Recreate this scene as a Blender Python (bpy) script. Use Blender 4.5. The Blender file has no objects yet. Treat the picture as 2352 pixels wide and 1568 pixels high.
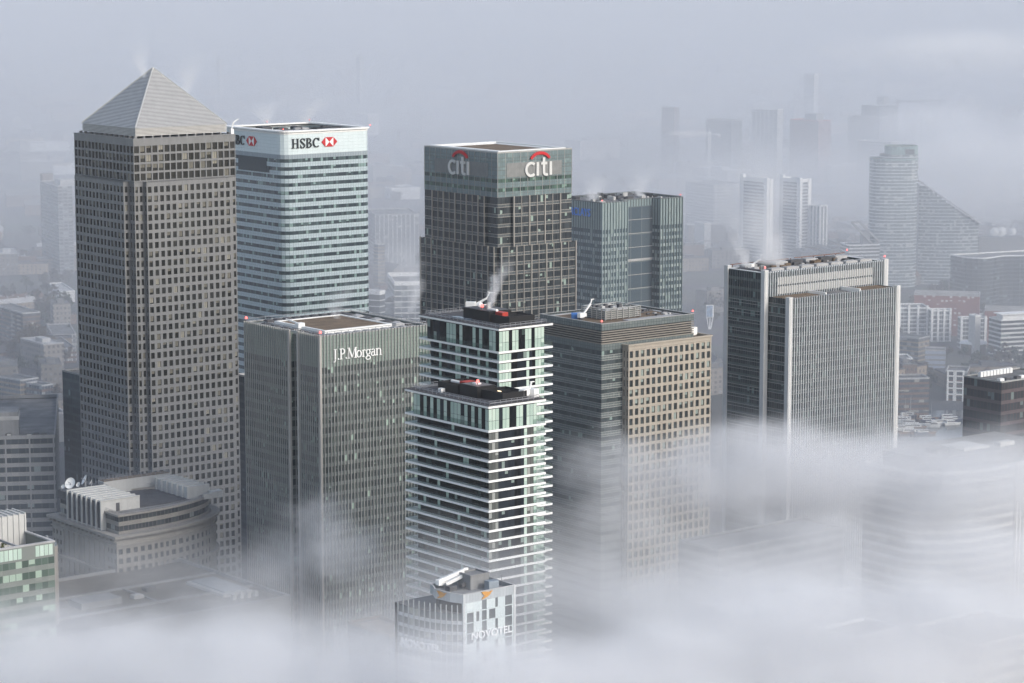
import bpy, math, random
from mathutils import Vector
R = math.radians
random.seed(11)
sc = bpy.context.scene
col = sc.collection
# ------------------------------------------------------------------ camera
H, F, CX, CY = 287.0, 6000.0, 1176.0, 784.0        # height of the helicopter (m); focal length and centre for a 2352 x 1568 frame
PITCH = math.atan(884 / F)
SP, CP = math.sin(PITCH), math.cos(PITCH)
cam = bpy.data.objects.new('camera', bpy.data.cameras.new('camera'))
col.objects.link(cam)
cam.location = (0, 0, H)
cam.rotation_euler = (math.pi / 2 - PITCH, 0, 0)
cam.data.lens = 36 * F / 2352
cam.data.clip_start, cam.data.clip_end = 1, 60000
sc.camera = cam

def ray(X, Y):
    x, y = (X - CX) / F, -(Y - CY) / F
    return Vector((x, CP + y * SP, -SP + y * CP))

def at_z(X, Y, z):
    d = ray(X, Y)
    return Vector((0, 0, H)) + d * ((z - H) / d.z)

def at_y(X, Y, y):
    d = ray(X, Y)
    return Vector((0, 0, H)) + d * (y / d.y)

def px(p):
    x, y, z = p[0], p[1], p[2] - H
    zc = y * CP - z * SP
    yc = y * SP + z * CP
    return CX + F * x / zc, CY - F * yc / zc

GRID = 38.5                                         # bearing of the dockland street grid
def place(Xf, Yf, h, Xr, Xl, b=GRID):
    """ground point of the front corner, length along u (to pixel Xr) and width along v (to pixel Xl) of a block whose roof is at h"""
    p = at_z(Xf, Yf, h)
    u = Vector((math.cos(R(b)), math.sin(R(b)), 0))
    v = Vector((-u.y, u.x, 0))
    def solve(d, X, sgn):
        lo, hi = 0.0, 400.0
        for _ in range(50):
            m = (lo + hi) / 2
            if (px(p + d * m)[0] - X) * sgn < 0: lo = m
            else: hi = m
        return lo
    L, W = solve(u, Xr, 1), solve(v, Xl, -1)
    print('PLACE', [round(c, 1) for c in p], 'L %.1f W %.1f' % (L, W))
    return Vector((p.x, p.y, 0)), L, W

# ------------------------------------------------------------------ objects
def tag(o, label=None, cat=None, group=None, kind=None):
    if label: o['label'] = label
    if cat: o['category'] = cat
    if group: o['group'] = group
    if kind: o['kind'] = kind
    return o

def empty(name, loc, b=0.0, label=None, cat=None, group=None):
    o = bpy.data.objects.new(name, None)
    o.empty_display_size = 5
    col.objects.link(o)
    o.location, o.rotation_euler = loc, (0, 0, R(b))
    return tag(o, label, cat, group)

UV4 = ((0, 0), (1, 0), (1, 1), (0, 1))
class M:
    """collects polygons; build() links them as one mesh object"""
    def __init__(s): s.v, s.f, s.m, s.uv = [], [], [], []
    def q(s, *p, m=0, uv=None):
        n = len(s.v)
        s.v += [tuple(a) for a in p]
        s.f.append(tuple(range(n, n + len(p)))); s.m.append(m)
        s.uv.append(uv or (UV4 if len(p) == 4 else ((0.5, 0.5),) * len(p)))
    def _hex(s, c, m):
        n = len(s.v); s.v += [tuple(a) for a in c]
        for f in ((0, 3, 2, 1), (4, 5, 6, 7), (0, 1, 5, 4), (1, 2, 6, 5), (2, 3, 7, 6), (3, 0, 4, 7)):
            s.f.append(tuple(n + i for i in f)); s.m.append(m); s.uv.append(UV4)
    def box(s, x0, x1, y0, y1, z0, z1, m=0):
        s._hex([(x0, y0, z0), (x1, y0, z0), (x1, y1, z0), (x0, y1, z0), (x0, y0, z1), (x1, y0, z1), (x1, y1, z1), (x0, y1, z1)], m)
    def ebox(s, e, s0, s1, z0, z1, d0, d1, m=0):
        s._hex([e.p(s0, z0, d1), e.p(s1, z0, d1), e.p(s1, z0, d0), e.p(s0, z0, d0), e.p(s0, z1, d1), e.p(s1, z1, d1), e.p(s1, z1, d0), e.p(s0, z1, d0)], m)
    def beam(s, a, b, w, h=None, m=0):
        a, b = Vector(a), Vector(b); d = (b - a).normalized()
        x = d.cross(Vector((0, 0, 1)))
        x = x.normalized() if x.length > 1e-4 else Vector((1, 0, 0))
        y = x.cross(d).normalized(); x, y = x * w / 2, y * (h or w) / 2
        s._hex([a - x - y, a + x - y, a + x + y, a - x + y, b - x - y, b + x - y, b + x + y, b - x + y], m)
    def prism(s, pts, z0, z1, m=0, top=None, walls=True, uvm=False, bottom=False):
        n = len(pts)
        if walls:
            run = 0.0
            for i in range(n):
                a, b = pts[i], pts[(i + 1) % n]
                ln = math.hypot(b[0] - a[0], b[1] - a[1])
                uv = ((run, z0), (run + ln, z0), (run + ln, z1), (run, z1)) if uvm else None
                s.q((a[0], a[1], z0), (b[0], b[1], z0), (b[0], b[1], z1), (a[0], a[1], z1), m=m, uv=uv)
                run += ln
        s.q(*[(p[0], p[1], z1) for p in pts], m=m if top is None else top)
        if bottom: s.q(*[(p[0], p[1], z0) for p in reversed(pts)], m=m)
    def ring(s, outer, inner, z0, z1, m=0):
        n = len(outer)
        for i in range(n):
            j = (i + 1) % n
            a, b, c, d = outer[i], outer[j], inner[j], inner[i]
            s.q((*a, z0), (*b, z0), (*b, z1), (*a, z1), m=m)
            s.q((*c, z0), (*d, z0), (*d, z1), (*c, z1), m=m)
            s.q((*a, z1), (*b, z1), (*c, z1), (*d, z1), m=m)
            s.q((*b, z0), (*a, z0), (*d, z0), (*c, z0), m=m)
    def cyl(s, c, r, h, n=12, m=0, r2=None, axis=None):
        c = Vector(c); ax = Vector(axis or (0, 0, 1)).normalized()
        x = ax.orthogonal().normalized(); y = ax.cross(x)
        r2 = r if r2 is None else r2
        k = len(s.v)
        for rr, o in ((r, 0), (r2, h)):
            for i in range(n):
                t = 2 * math.pi * i / n
                s.v.append(tuple(c + ax * o + (x * math.cos(t) + y * math.sin(t)) * rr))
        for i in range(n):
            j = (i + 1) % n
            s.f.append((k + i, k + j, k + n + j, k + n + i)); s.m.append(m); s.uv.append(UV4)
        s.f.append(tuple(k + n + i for i in range(n))); s.m.append(m); s.uv.append(((0, 0),) * n)
        s.f.append(tuple(k + i for i in reversed(range(n)))); s.m.append(m); s.uv.append(((0, 0),) * n)
    def dome(s, c, r, hgt, n=24, k=6, m=0):
        pr = None
        for i in range(k + 1):
            t = math.pi / 2 * i / k
            rr, z = r * math.cos(t), hgt * math.sin(t)
            cur = [(c[0] + rr * math.cos(2 * math.pi * j / n), c[1] + rr * math.sin(2 * math.pi * j / n), c[2] + z) for j in range(n)]
            if pr:
                for j in range(n):
                    s.q(pr[j], pr[(j + 1) % n], cur[(j + 1) % n], cur[j], m=m)
            pr = cur
    def data(s, name, mats):
        me = bpy.data.meshes.new(name)
        me.from_pydata(s.v, [], s.f)
        for x in mats: me.materials.append(x)
        me.polygons.foreach_set('material_index', s.m)
        ul = me.uv_layers.new(name='UVMap')
        flat = [c for uv in s.uv for p in uv for c in p]
        ul.data.foreach_set('uv', flat)
        me.validate(); me.update()
        return me
    def build(s, name, mats, parent=None, kind=None, label=None, loc=None):
        o = bpy.data.objects.new(name, s.data(name, mats if isinstance(mats, (list, tuple)) else [mats]))
        col.objects.link(o)
        if parent: o.parent = parent
        if kind: o['kind'] = kind
        if label: o['label'] = label
        if loc: o.location = loc
        return o

class E:
    """one wall line, seen from outside, running from the viewer's near side of A to B"""
    def __init__(s, A, B):
        s.A, s.B = Vector((A[0], A[1])), Vector((B[0], B[1]))
        d = s.B - s.A; s.len = d.length; s.t = d / s.len; s.n = Vector((s.t.y, -s.t.x))
    def p(s, a, z, d=0.0):
        q = s.A + s.t * a + s.n * d
        return (q.x, q.y, z)

def edges(poly): return [E(poly[i], poly[(i + 1) % len(poly)]) for i in range(len(poly))]
def rect(x0, x1, y0, y1): return [(x0, y0), (x1, y0), (x1, y1), (x0, y1)]
def inset(poly, d):
    n = len(poly); out = []
    for i in range(n):
        a, b, c = Vector(poly[i - 1]), Vector(poly[i]), Vector(poly[(i + 1) % n])
        t1, t2 = (b - a).normalized(), (c - b).normalized()
        n1, n2 = Vector((-t1.y, t1.x)), Vector((-t2.y, t2.x))
        k = 1 + n1.dot(n2)
        out.append(tuple(b + (n1 + n2) * (d / max(k, 0.2))))
    return out
def rounded(L, W, r, k=4):
    pts = []
    for cx, cy, a0 in ((r, r, 180), (L - r, r, 270), (L - r, W - r, 0), (r, W - r, 90)):
        for i in range(k + 1):
            a = R(a0 + 90 * i / k)
            pts.append((cx + r * math.cos(a), cy + r * math.sin(a)))
    return pts
def cross(S, T, n, e):
    """S x T block with a panel standing e proud of each face, n short of each corner"""
    return [(0, 0), (n, 0), (n, -e), (S - n, -e), (S - n, 0), (S, 0), (S, n), (S + e, n), (S + e, T - n), (S, T - n), (S, T), (S - n, T),
            (S - n, T + e), (n, T + e), (n, T), (0, T), (0, T - n), (-e, T - n), (-e, n), (0, n)]

# ------------------------------------------------------------------ materials
def new_mat(name):
    m = bpy.data.materials.new(name); m.use_nodes = True
    nt = m.node_tree
    return m, nt, nt.nodes['Principled BSDF']
def nd(nt, t, **kw):
    n = nt.nodes.new(t)
    for k, v in kw.items():
        if k.startswith('i_'): n.inputs[int(k[2:])].default_value = v
        else: setattr(n, k, v)
    return n
def math_n(nt, op, a, b=None, clamp=False):
    n = nd(nt, 'ShaderNodeMath', operation=op, use_clamp=clamp)
    for i, x in enumerate((a, b)):
        if x is None: continue
        if isinstance(x, (int, float)): n.inputs[i].default_value = x
        else: nt.links.new(x, n.inputs[i])
    return n.outputs[0]
def mix_n(nt, fac, a, b):
    n = nd(nt, 'ShaderNodeMix', data_type='RGBA')
    for i, x in ((0, fac), (6, a), (7, b)):
        if isinstance(x, (int, float)): n.inputs[i].default_value = x
        elif isinstance(x, tuple): n.inputs[i].default_value = (*x, 1)
        else: nt.links.new(x, n.inputs[i])
    return n.outputs[2]

def paint(name, c, var=0.18, scale=0.25, rough=0.75, spec=0.3, streak=True, metal=0.0, joints=None):
    """a weathered plain surface: patchy tone and, on walls, faint vertical run marks"""
    m, nt, p = new_mat(name)
    tc = nd(nt, 'ShaderNodeTexCoord').outputs['Object']
    no = nd(nt, 'ShaderNodeTexNoise'); no.inputs['Scale'].default_value = scale; no.inputs['Detail'].default_value = 5
    nt.links.new(tc, no.inputs['Vector'])
    f = no.outputs[0]
    if streak:
        mp = nd(nt, 'ShaderNodeMapping'); mp.inputs['Scale'].default_value = (1.3, 1.3, 0.05)
        nt.links.new(tc, mp.inputs[0])
        n2 = nd(nt, 'ShaderNodeTexNoise'); n2.inputs['Scale'].default_value = 0.8; n2.inputs['Detail'].default_value = 3
        nt.links.new(mp.outputs[0], n2.inputs['Vector'])
        f = math_n(nt, 'MULTIPLY_ADD', n2.outputs[0], 0.5)
        nt.nodes[-1].inputs[2].default_value = 0
        f = math_n(nt, 'ADD', f, math_n(nt, 'MULTIPLY', no.outputs[0], 0.5))
    f = math_n(nt, 'MULTIPLY', math_n(nt, 'SUBTRACT', f, 0.3), 2.5, True)
    rnd = nd(nt, 'ShaderNodeObjectInfo').outputs['Random']
    lo, hi = tuple(x * (1 - var) for x in c), tuple(min(0.9, x * (1 + var * 0.6)) for x in c)
    nt.links.new(mix_n(nt, f, lo, hi), p.inputs['Base Color'])
    p.inputs['Roughness'].default_value = rough
    p.inputs['Specular IOR Level'].default_value = spec
    p.inputs['Metallic'].default_value = metal
    return m

def glass(name, dark, mid, pale, p_pale=0.1, blind=None, p_blind=0.0, frame=None, fu=0.06, fv=0.0, cluster=0.0, rough=0.12, split=False, spec=0.5, midp=1.0):
    """panes: every pane (mesh island) draws its own tone; some show a pale room or a blind pulled part of the way down"""
    m, nt, p = new_mat(name)
    isl = nd(nt, 'ShaderNodeNewGeometry').outputs['Random Per Island']
    orn = nd(nt, 'ShaderNodeObjectInfo').outputs['Random']
    cb = nd(nt, 'ShaderNodeCombineXYZ')
    nt.links.new(math_n(nt, 'MULTIPLY', isl, 917.3), cb.inputs[0]); nt.links.new(math_n(nt, 'MULTIPLY', orn, 613.7), cb.inputs[1])
    wn = nd(nt, 'ShaderNodeTexWhiteNoise'); nt.links.new(cb.outputs[0], wn.inputs[0])
    sx = nd(nt, 'ShaderNodeSeparateColor'); nt.links.new(wn.outputs[1], sx.inputs[0])
    r1, r2, r3 = sx.outputs[0], sx.outputs[1], sx.outputs[2]
    c = mix_n(nt, math_n(nt, 'MULTIPLY', math_n(nt, 'POWER', r1, 1.6), midp), dark, mid)
    uv = nd(nt, 'ShaderNodeUVMap').outputs[0]
    su = nd(nt, 'ShaderNodeSeparateXYZ'); nt.links.new(uv, su.inputs[0])
    u, v = su.outputs[0], su.outputs[1]
    if p_pale:
        lim = p_pale
        val = r2
        if cluster:
            pos = nd(nt, 'ShaderNodeNewGeometry').outputs['Position']
            mp = nd(nt, 'ShaderNodeMapping'); mp.inputs['Scale'].default_value = (0.09, 0.09, 0.27)
            nt.links.new(pos, mp.inputs[0])
            no = nd(nt, 'ShaderNodeTexNoise'); no.inputs['Scale'].default_value = 1; no.inputs['Detail'].default_value = 1
            nt.links.new(mp.outputs[0], no.inputs['Vector'])
            val = math_n(nt, 'ADD', r2, math_n(nt, 'MULTIPLY', math_n(nt, 'SUBTRACT', 0.62, no.outputs[0]), cluster))
        k = math_n(nt, 'LESS_THAN', val, lim)
        part = math_n(nt, 'GREATER_THAN', v, math_n(nt, 'MULTIPLY', math_n(nt, 'SUBTRACT', r3, 0.45), 1.2))
        c = mix_n(nt, math_n(nt, 'MULTIPLY', k, part), c, pale)
    if blind:
        k = math_n(nt, 'LESS_THAN', r3, p_blind)
        low = math_n(nt, 'GREATER_THAN', v, math_n(nt, 'SUBTRACT', 1.0, math_n(nt, 'POWER', r2, 0.8)))
        c = mix_n(nt, math_n(nt, 'MULTIPLY', k, low), c, blind)
    if frame:
        du = math_n(nt, 'ABSOLUTE', math_n(nt, 'SUBTRACT', u, 0.5))
        e = math_n(nt, 'GREATER_THAN', du, 0.5 - fu)
        if split: e = math_n(nt, 'MAXIMUM', e, math_n(nt, 'LESS_THAN', du, fu * 0.7))
        if fv:
            dv = math_n(nt, 'ABSOLUTE', math_n(nt, 'SUBTRACT', v, 0.5))
            e = math_n(nt, 'MAXIMUM', e, math_n(nt, 'GREATER_THAN', dv, 0.5 - fv))
        c = mix_n(nt, e, c, frame)
    nt.links.new(c, p.inputs['Base Color'])
    p.inputs['Roughness'].default_value = rough
    p.inputs['Specular IOR Level'].default_value = spec
    return m

def wallwin(name, wall, win, pw=3.0, ph=3.2, fw=0.45, fh=0.5, var=0.25, pale=None, rough=0.8):
    """a far wall with its grid of windows (UV in metres)"""
    m, nt, p = new_mat(name)
    uv = nd(nt, 'ShaderNodeUVMap').outputs[0]
    su = nd(nt, 'ShaderNodeSeparateXYZ'); nt.links.new(uv, su.inputs[0])
    a, b = math_n(nt, 'DIVIDE', su.outputs[0], pw), math_n(nt, 'DIVIDE', su.outputs[1], ph)
    fa, fb = math_n(nt, 'FRACT', a), math_n(nt, 'FRACT', b)
    ka = math_n(nt, 'LESS_THAN', math_n(nt, 'ABSOLUTE', math_n(nt, 'SUBTRACT', fa, 0.5)), fw / 2)
    kb = math_n(nt, 'LESS_THAN', math_n(nt, 'ABSOLUTE', math_n(nt, 'SUBTRACT', fb, 0.55)), fh / 2)
    k = math_n(nt, 'MULTIPLY', ka, kb)
    orn = nd(nt, 'ShaderNodeObjectInfo').outputs['Random']
    cb = nd(nt, 'ShaderNodeCombineXYZ')
    nt.links.new(math_n(nt, 'FLOOR', a), cb.inputs[0]); nt.links.new(math_n(nt, 'FLOOR', b), cb.inputs[1]); nt.links.new(math_n(nt, 'MULTIPLY', orn, 99), cb.inputs[2])
    wn = nd(nt, 'ShaderNodeTexWhiteNoise'); nt.links.new(cb.outputs[0], wn.inputs[0])
    wc = mix_n(nt, math_n(nt, 'POWER', wn.outputs[0], 3), win, pale or tuple(x * 3 + 0.1 for x in win))
    hs = nd(nt, 'ShaderNodeHueSaturation'); hs.inputs['Color'].default_value = (*wall, 1)
    nt.links.new(math_n(nt, 'ADD', 1 - var, math_n(nt, 'MULTIPLY', orn, var * 2)), hs.inputs['Value'])
    nt.links.new(mix_n(nt, k, hs.outputs[0], wc), p.inputs['Base Color'])
    p.inputs['Roughness'].default_value = rough
    p.inputs['Specular IOR Level'].default_value = 0.3
    return m

def lamp_mat(name, c, s):
    m, nt, p = new_mat(name)
    p.inputs['Base Color'].default_value = (*c, 1)
    p.inputs['Emission Color'].default_value = (*c, 1); p.inputs['Emission Strength'].default_value = s
    return m

MT = dict(
    white=paint('white_panel', (.82, .82, .80), .06, .4, .5),
    steel=paint("ribbed_steel_cladding", (.198, .204, .210), .16, .2, .42, .5, metal=.3),
    dark=paint('dark_core', (.03, .03, .035), .1, .2, .8),
    black=paint('black_louvre', (.010, .010, .011), .2, .5, .6),
    roofgrey=paint('grey_roof', (.17, .17, .17), .35, .12, .9, streak=False),
    roofpale=paint('pale_roof', (.42, .42, .42), .3, .1, .9, streak=False),
    gravel=paint('brown_gravel_roof', (.17, .125, .085), .3, .25, .95, streak=False),
    plant=paint('plant_metal', (.45, .45, .44), .25, .3, .6),
    plantdark=paint('dark_plant', (.09, .09, .095), .4, .3, .7),
    rail=paint('grey_railing', (.28, .29, .31), .1, .3, .5),
    mull=paint('mullion_metal', (.36, .36, .345), .15, .2, .45),
    mulldark=paint('dark_mullion', (.13, .14, .14), .15, .2, .45),
    stone=paint('pale_stone', (.30, .285, .26), .2, .15, .85),
    tan=paint('tan_stone', (.375, .335, .28), .12, .3, .85),
    concrete=paint('grey_concrete', (.24, .245, .25), .25, .12, .9),
    red=paint('red_paint', (.42, .045, .03), .15, .4, .5),
    blue=paint('blue_tarpaulin', (.05, .16, .42), .2, .4, .7),
    redlamp=lamp_mat('red_aviation_lamp', (1.0, .12, .10), 2.2),
    lamp=lamp_mat('warm_lamp', (1.0, .8, .5), 2.0),
)

# ------------------------------------------------------------------ facade builders
def storeys(root, poly, z0, z1, fh, pane, sp, mats, name='storey', skip=(), split_sp=1):
    """one part per floor: panes over a spandrel strip, running round the plan"""
    m = M()
    for e in edges(poly):
        n = max(1, round(e.len / pane)); w = e.len / n
        for i in range(n):
            a, b = i * w, (i + 1) * w
            if sp > 0:
                for k in range(split_sp):
                    za, zb = sp * k / split_sp, sp * (k + 1) / split_sp
                    m.q(e.p(a, za), e.p(b, za), e.p(b, zb), e.p(a, zb), m=1)
            m.q(e.p(a, sp), e.p(b, sp), e.p(b, fh), e.p(a, fh), m=0)
    me = m.data(name, mats)
    n = max(1, round((z1 - z0) / fh))
    out = []
    for i in range(n):
        if i in skip: continue
        o = bpy.data.objects.new(name, me); col.objects.link(o)
        o.parent = root; o.location = (0, 0, z0 + i * (z1 - z0) / n); o.scale = (1, 1, (z1 - z0) / n / fh)
        out.append(o)
    return out

def fins(root, es, z0, z1, pitch, w, d, mat, name='mullion', every=None, w2=None, d2=None):
    for e in es:
        m = M()
        n = max(1, round(e.len / pitch))
        for i in range(n + 1):
            s = e.len * i / n
            ww, dd = (w2, d2) if every and i % every == 0 else (w, d)
            m.ebox(e, s - ww / 2, s + ww / 2, z0, z1, -0.05, dd)
        m.build(name, mat, root)

def rails(root, es, z0, z1, fh, offs, hh, d, mat, name='transom_trim'):
    m = M()
    n = max(1, round((z1 - z0) / fh)); f = (z1 - z0) / n
    for e in es:
        for i in range(n):
            for o in offs:
                z = z0 + i * f + o
                m.ebox(e, 0, e.len, z, z + hh, -0.05, d)
    return m.build(name, mat, root)

def punched(m, e, s0, s1, z0, z1, cols, rows, wf, hf, depth, panes, m_wall=0, d=0.0, sill=0.5):
    """a wall with real openings; the panes it leaves are appended to panes as (edge, s, z, w, h, depth)"""
    cw, rh = (s1 - s0) / cols, (z1 - z0) / rows
    w, h = cw * wf, rh * hf
    m_ = m_wall
    zs = [(z0 + j * rh + (rh - h) * sill) for j in range(rows)]
    ss = [(s0 + i * cw + (cw - w) / 2) for i in range(cols)]
    prev = z0
    for z in zs + [None]:
        top = z if z is not None else z1
        m.q(e.p(s0, prev, d), e.p(s1, prev, d), e.p(s1, top, d), e.p(s0, top, d), m=m_)
        if z is None: break
        ps = s0
        for s in ss + [None]:
            en = s if s is not None else s1
            m.q(e.p(ps, z, d), e.p(en, z, d), e.p(en, z + h, d), e.p(ps, z + h, d), m=m_)
            if s is None: break
            a, b, g = s, s + w, d - depth
            m.q(e.p(a, z, d), e.p(b, z, d), e.p(b, z, g), e.p(a, z, g), m=m_)
            m.q(e.p(a, z + h, g), e.p(b, z + h, g), e.p(b, z + h, d), e.p(a, z + h, d), m=m_)
            m.q(e.p(a, z, d), e.p(a, z, g), e.p(a, z + h, g), e.p(a, z + h, d), m=m_)
            m.q(e.p(b, z, g), e.p(b, z, d), e.p(b, z + h, d), e.p(b, z + h, g), m=m_)
            panes.append((e, a, z, w, h, g))
            ps = b
        prev = z + h

def windows(root, panes, mat, limit=96, name='window'):
    cache = {}
    rest = M()
    for k, (e, s, z, w, h, d) in enumerate(panes):
        if k < limit:
            key = (round(w, 2), round(h, 2))
            if key not in cache:
                q = M(); q.q((0, 0, 0), (w, 0, 0), (w, 0, h), (0, 0, h)); cache[key] = q.data(name, [mat])
            o = bpy.data.objects.new(name, cache[key]); col.objects.link(o); o.parent = root
            o.location = e.p(s, z, d); o.rotation_euler = (0, 0, math.atan2(e.t.y, e.t.x))
        else:
            rest.q(e.p(s, z, d), e.p(s + w, z, d), e.p(s + w, z + h, d), e.p(s, z + h, d))
    if rest.f: rest.build(name, mat, root, kind='stuff')

def railing(m, pts, z, h=1.1, step=3.0, w=0.09, closed=False, mat=0):
    pp = list(pts) + ([pts[0]] if closed else [])
    for a, b in zip(pp, pp[1:]):
        a, b = Vector((*a, z)), Vector((*b, z)); n = max(1, round((b - a).length / step))
        for k in (1.0, 0.5):
            m.beam(a + Vector((0, 0, h * k)), b + Vector((0, 0, h * k)), w, m=mat)
        for i in range(n + 1):
            p = a.lerp(b, i / n); m.beam(p, p + Vector((0, 0, h)), w, m=mat)

def red_light(root, p, r=0.45):
    m = M()
    m.cyl((0, 0, 0), 0.12, 0.8, 8)
    o = m.build('warning_light', MT['rail'], root, loc=p)
    m = M(); m.cyl((0, 0, 0.8), r, r * 1.5, 10, r2=r * 0.6); m.build('lamp_globe', MT['redlamp'], o)
    return o

def units(root, boxes, mats, name='roof_unit'):
    """loose plant on a roof: every box its own part"""
    for (x0, x1, y0, y1, z0, z1, k) in boxes:
        m = M(); w, d = x1 - x0, y1 - y0
        m.box(-w / 2, w / 2, -d / 2, d / 2, 0, z1 - z0)
        if min(w, d) > 1.2: m.box(-w * .4, w * .4, -d * .4, d * .4, z1 - z0 + .003, z1 - z0 + .18)
        m.build(name, mats[k], root, loc=((x0 + x1) / 2, (y0 + y1) / 2, z0))

# ------------------------------------------------------------------ lettering (strokes on a 1-high capital)
def _ln(*a): return ('l',) + a
def _ar(*a): return ('a',) + a
TK, TN = 0.165, 0.055
def _sf(x, y, w=0.30): return _ln(x - w / 2, y, x + w / 2, y, 0.06)
SERIF = {
    'H': (1.0, [_ln(.2, 0, .2, 1, TK), _ln(.76, 0, .76, 1, TK), _ln(.2, .5, .76, .5, .08), _sf(.2, .03, .38), _sf(.2, .97, .38), _sf(.76, .03, .38), _sf(.76, .97, .38)]),
    'S': (.72, [_ar(.35, .74, .24, .23, 25, 200, .13, .08), _ln(.12, .70, .56, .34, .17), _ar(.35, .27, .25, .25, -160, 20, .14, .08), _ln(.58, .68, .58, .98, .05), _ln(.1, .03, .1, .36, .05)]),
    'B': (.84, [_ln(.2, 0, .2, 1, TK), _ar(.3, .75, .3, .23, -90, 90, .15, .07), _ar(.3, .27, .36, .25, -90, 90, .17, .07), _ln(.2, .52, .32, .52, .06), _sf(.16, .03, .3), _sf(.16, .97, .3)]),
    'C': (.92, [_ar(.48, .5, .38, .46, 42, 312, .18, .07), _ln(.80, .66, .80, 1.0, .06)]),
    'J': (.52, [_ln(.28, .05, .28, 1, .14), _ar(.12, .02, .16, .2, -110, 0, .1, .06), _sf(.28, .97, .34)]),
    'P': (.74, [_ln(.2, 0, .2, 1, .14), _ar(.3, .73, .30, .25, -90, 90, .14, .06), _sf(.2, .03, .34), _sf(.17, .97, .3)]),
    '.': (.3, [_ln(.08, .07, .22, .07, .14)]),
    'M': (1.16, [_ln(.18, 0, .18, 1, .06), _ln(.2, 1, .55, .08, .14), _ln(.55, .08, .92, 1, .06), _ln(.94, 0, .94, 1, .15), _sf(.18, .03, .3), _sf(.94, .03, .34), _sf(.14, .97, .24), _sf(.98, .97, .26)]),
    'o': (.70, [_ar(.34, .33, .25, .31, 0, 360, .14, .06)]),
    'r': (.52, [_ln(.2, 0, .2, .66, .13), _ar(.36, .44, .16, .2, 40, 150, .1, .08), _sf(.2, .03, .3), _sf(.14, .63, .16)]),
    'g': (.68, [_ar(.32, .42, .2, .22, 0, 360, .12, .06), _ar(.32, -.12, .26, .17, 0, 360, .10, .07), _ln(.2, .22, .2, .06, .09), _ln(.16, .06, .5, .04, .10), _ln(.45, .58, .64, .64, .08)]),
    'a': (.64, [_ln(.45, .04, .45, .46, .13), _ar(.31, .44, .18, .2, 0, 150, .1, .08), _ar(.28, .2, .18, .18, 40, 330, .12, .07), _ln(.45, .04, .6, .05, .07)]),
    'n': (.78, [_ln(.18, 0, .18, .66, .13), _ar(.38, .42, .21, .22, 0, 150, .13, .07), _ln(.59, 0, .59, .44, .13), _sf(.18, .03, .28), _sf(.59, .03, .28), _sf(.12, .63, .16)]),
}
SANS = {
    'c': (.78, [_ar(.46, .36, .34, .35, 48, 312, .16, .14)]),
    'i': (.36, [_ln(.18, 0, .18, .74, .17)]),
    't': (.60, [_ln(.26, .12, .26, .98, .17), _ln(.06, .66, .48, .66, .14), _ar(.44, .16, .18, .13, 180, 300, .16, .13)]),
}
def strokes(m, e, s0, zb, size, text, font, depth=0.35, d=0.25, track=1.0, mat=0):
    x = s0; k = 0
    for ch in text:
        adv, st = font[ch]
        for t in st:
            k += 1
            dd = d + depth + 0.004 * (k % 7)
            polys = []
            if t[0] == 'l':
                _, x0, y0, x1, y1, w = t
                a, b = Vector((x0, y0)), Vector((x1, y1)); n = (b - a).normalized(); n = Vector((-n.y, n.x)) * w / 2
                polys.append([a - n, b - n, b + n, a + n])
            else:
                _, cx, cy, rx, ry, a0, a1, wk, wt = t
                N = 14
                ring = []
                for i in range(N + 1):
                    th = R(a0 + (a1 - a0) * i / N); c, s_ = math.cos(th), math.sin(th)
                    w = wt + (wk - wt) * abs(c)
                    ring.append((Vector((cx + (rx - w / 2) * c, cy + (ry - w / 2) * s_)), Vector((cx + (rx + w / 2) * c, cy + (ry + w / 2) * s_))))
                for (i0, o0), (i1, o1) in zip(ring, ring[1:]):
                    polys.append([i0, o0, o1, i1])
            for pl in polys:
                P = [(x + p.x * size, zb + p.y * size) for p in pl]
                f = [e.p(a, b, dd) for a, b in P]; g = [e.p(a, b, d) for a, b in P]
                m.q(*f, m=mat)
                for i in range(4):
                    j = (i + 1) % 4
                    m.q(f[i], g[i], g[j], f[j], m=mat)
        x += adv * size * track
    return x

def plate(m, e, pts, d0, d1, mat=0):
    """a flat cut-out (points s, z) standing off a wall"""
    f = [e.p(a, b, d1) for a, b in pts]; g = [e.p(a, b, d0) for a, b in pts]
    m.q(*f, m=mat)
    for i in range(len(pts)):
        j = (i + 1) % len(pts)
        m.q(f[i], g[i], g[j], f[j], m=mat)

def text_on(root, e, s_mid, zb, size, text, mat, name='sign_lettering', depth=0.3, d=0.2, bold=0.03, track=1.0, width=None, path=None):
    cu = bpy.data.curves.new('lettering', 'FONT'); cu.body = text; cu.size = size / 0.72; cu.offset = bold * size; cu.space_character = track
    tmp = bpy.data.objects.new('lettering', cu); col.objects.link(tmp)
    bpy.context.view_layer.update()
    me = bpy.data.meshes.new_from_object(tmp.evaluated_get(bpy.context.evaluated_depsgraph_get()))
    bpy.data.objects.remove(tmp)
    xs = [v.co.x for v in me.vertices]; x0, x1 = min(xs), max(xs); k = (width / (x1 - x0)) if width else 1.0
    m = M()
    V = [((v.co.x - (x0 + x1) / 2) * k + s_mid, v.co.y) for v in me.vertices]
    pos = path or (lambda s, z, dd: e.p(s, z, dd))
    count = {}
    for p in me.polygons:
        for ek in p.edge_keys: count[ek] = count.get(ek, 0) + 1
        m.q(*[pos(V[i][0], zb + V[i][1], d + depth) for i in p.vertices])
    for (a, b), c in count.items():
        if c == 1:
            m.q(pos(V[a][0], zb + V[a][1], d + depth), pos(V[b][0], zb + V[b][1], d + depth), pos(V[b][0], zb + V[b][1], d), pos(V[a][0], zb + V[a][1], d))
    bpy.data.meshes.remove(me)
    return m.build(name, mat, root)
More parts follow.
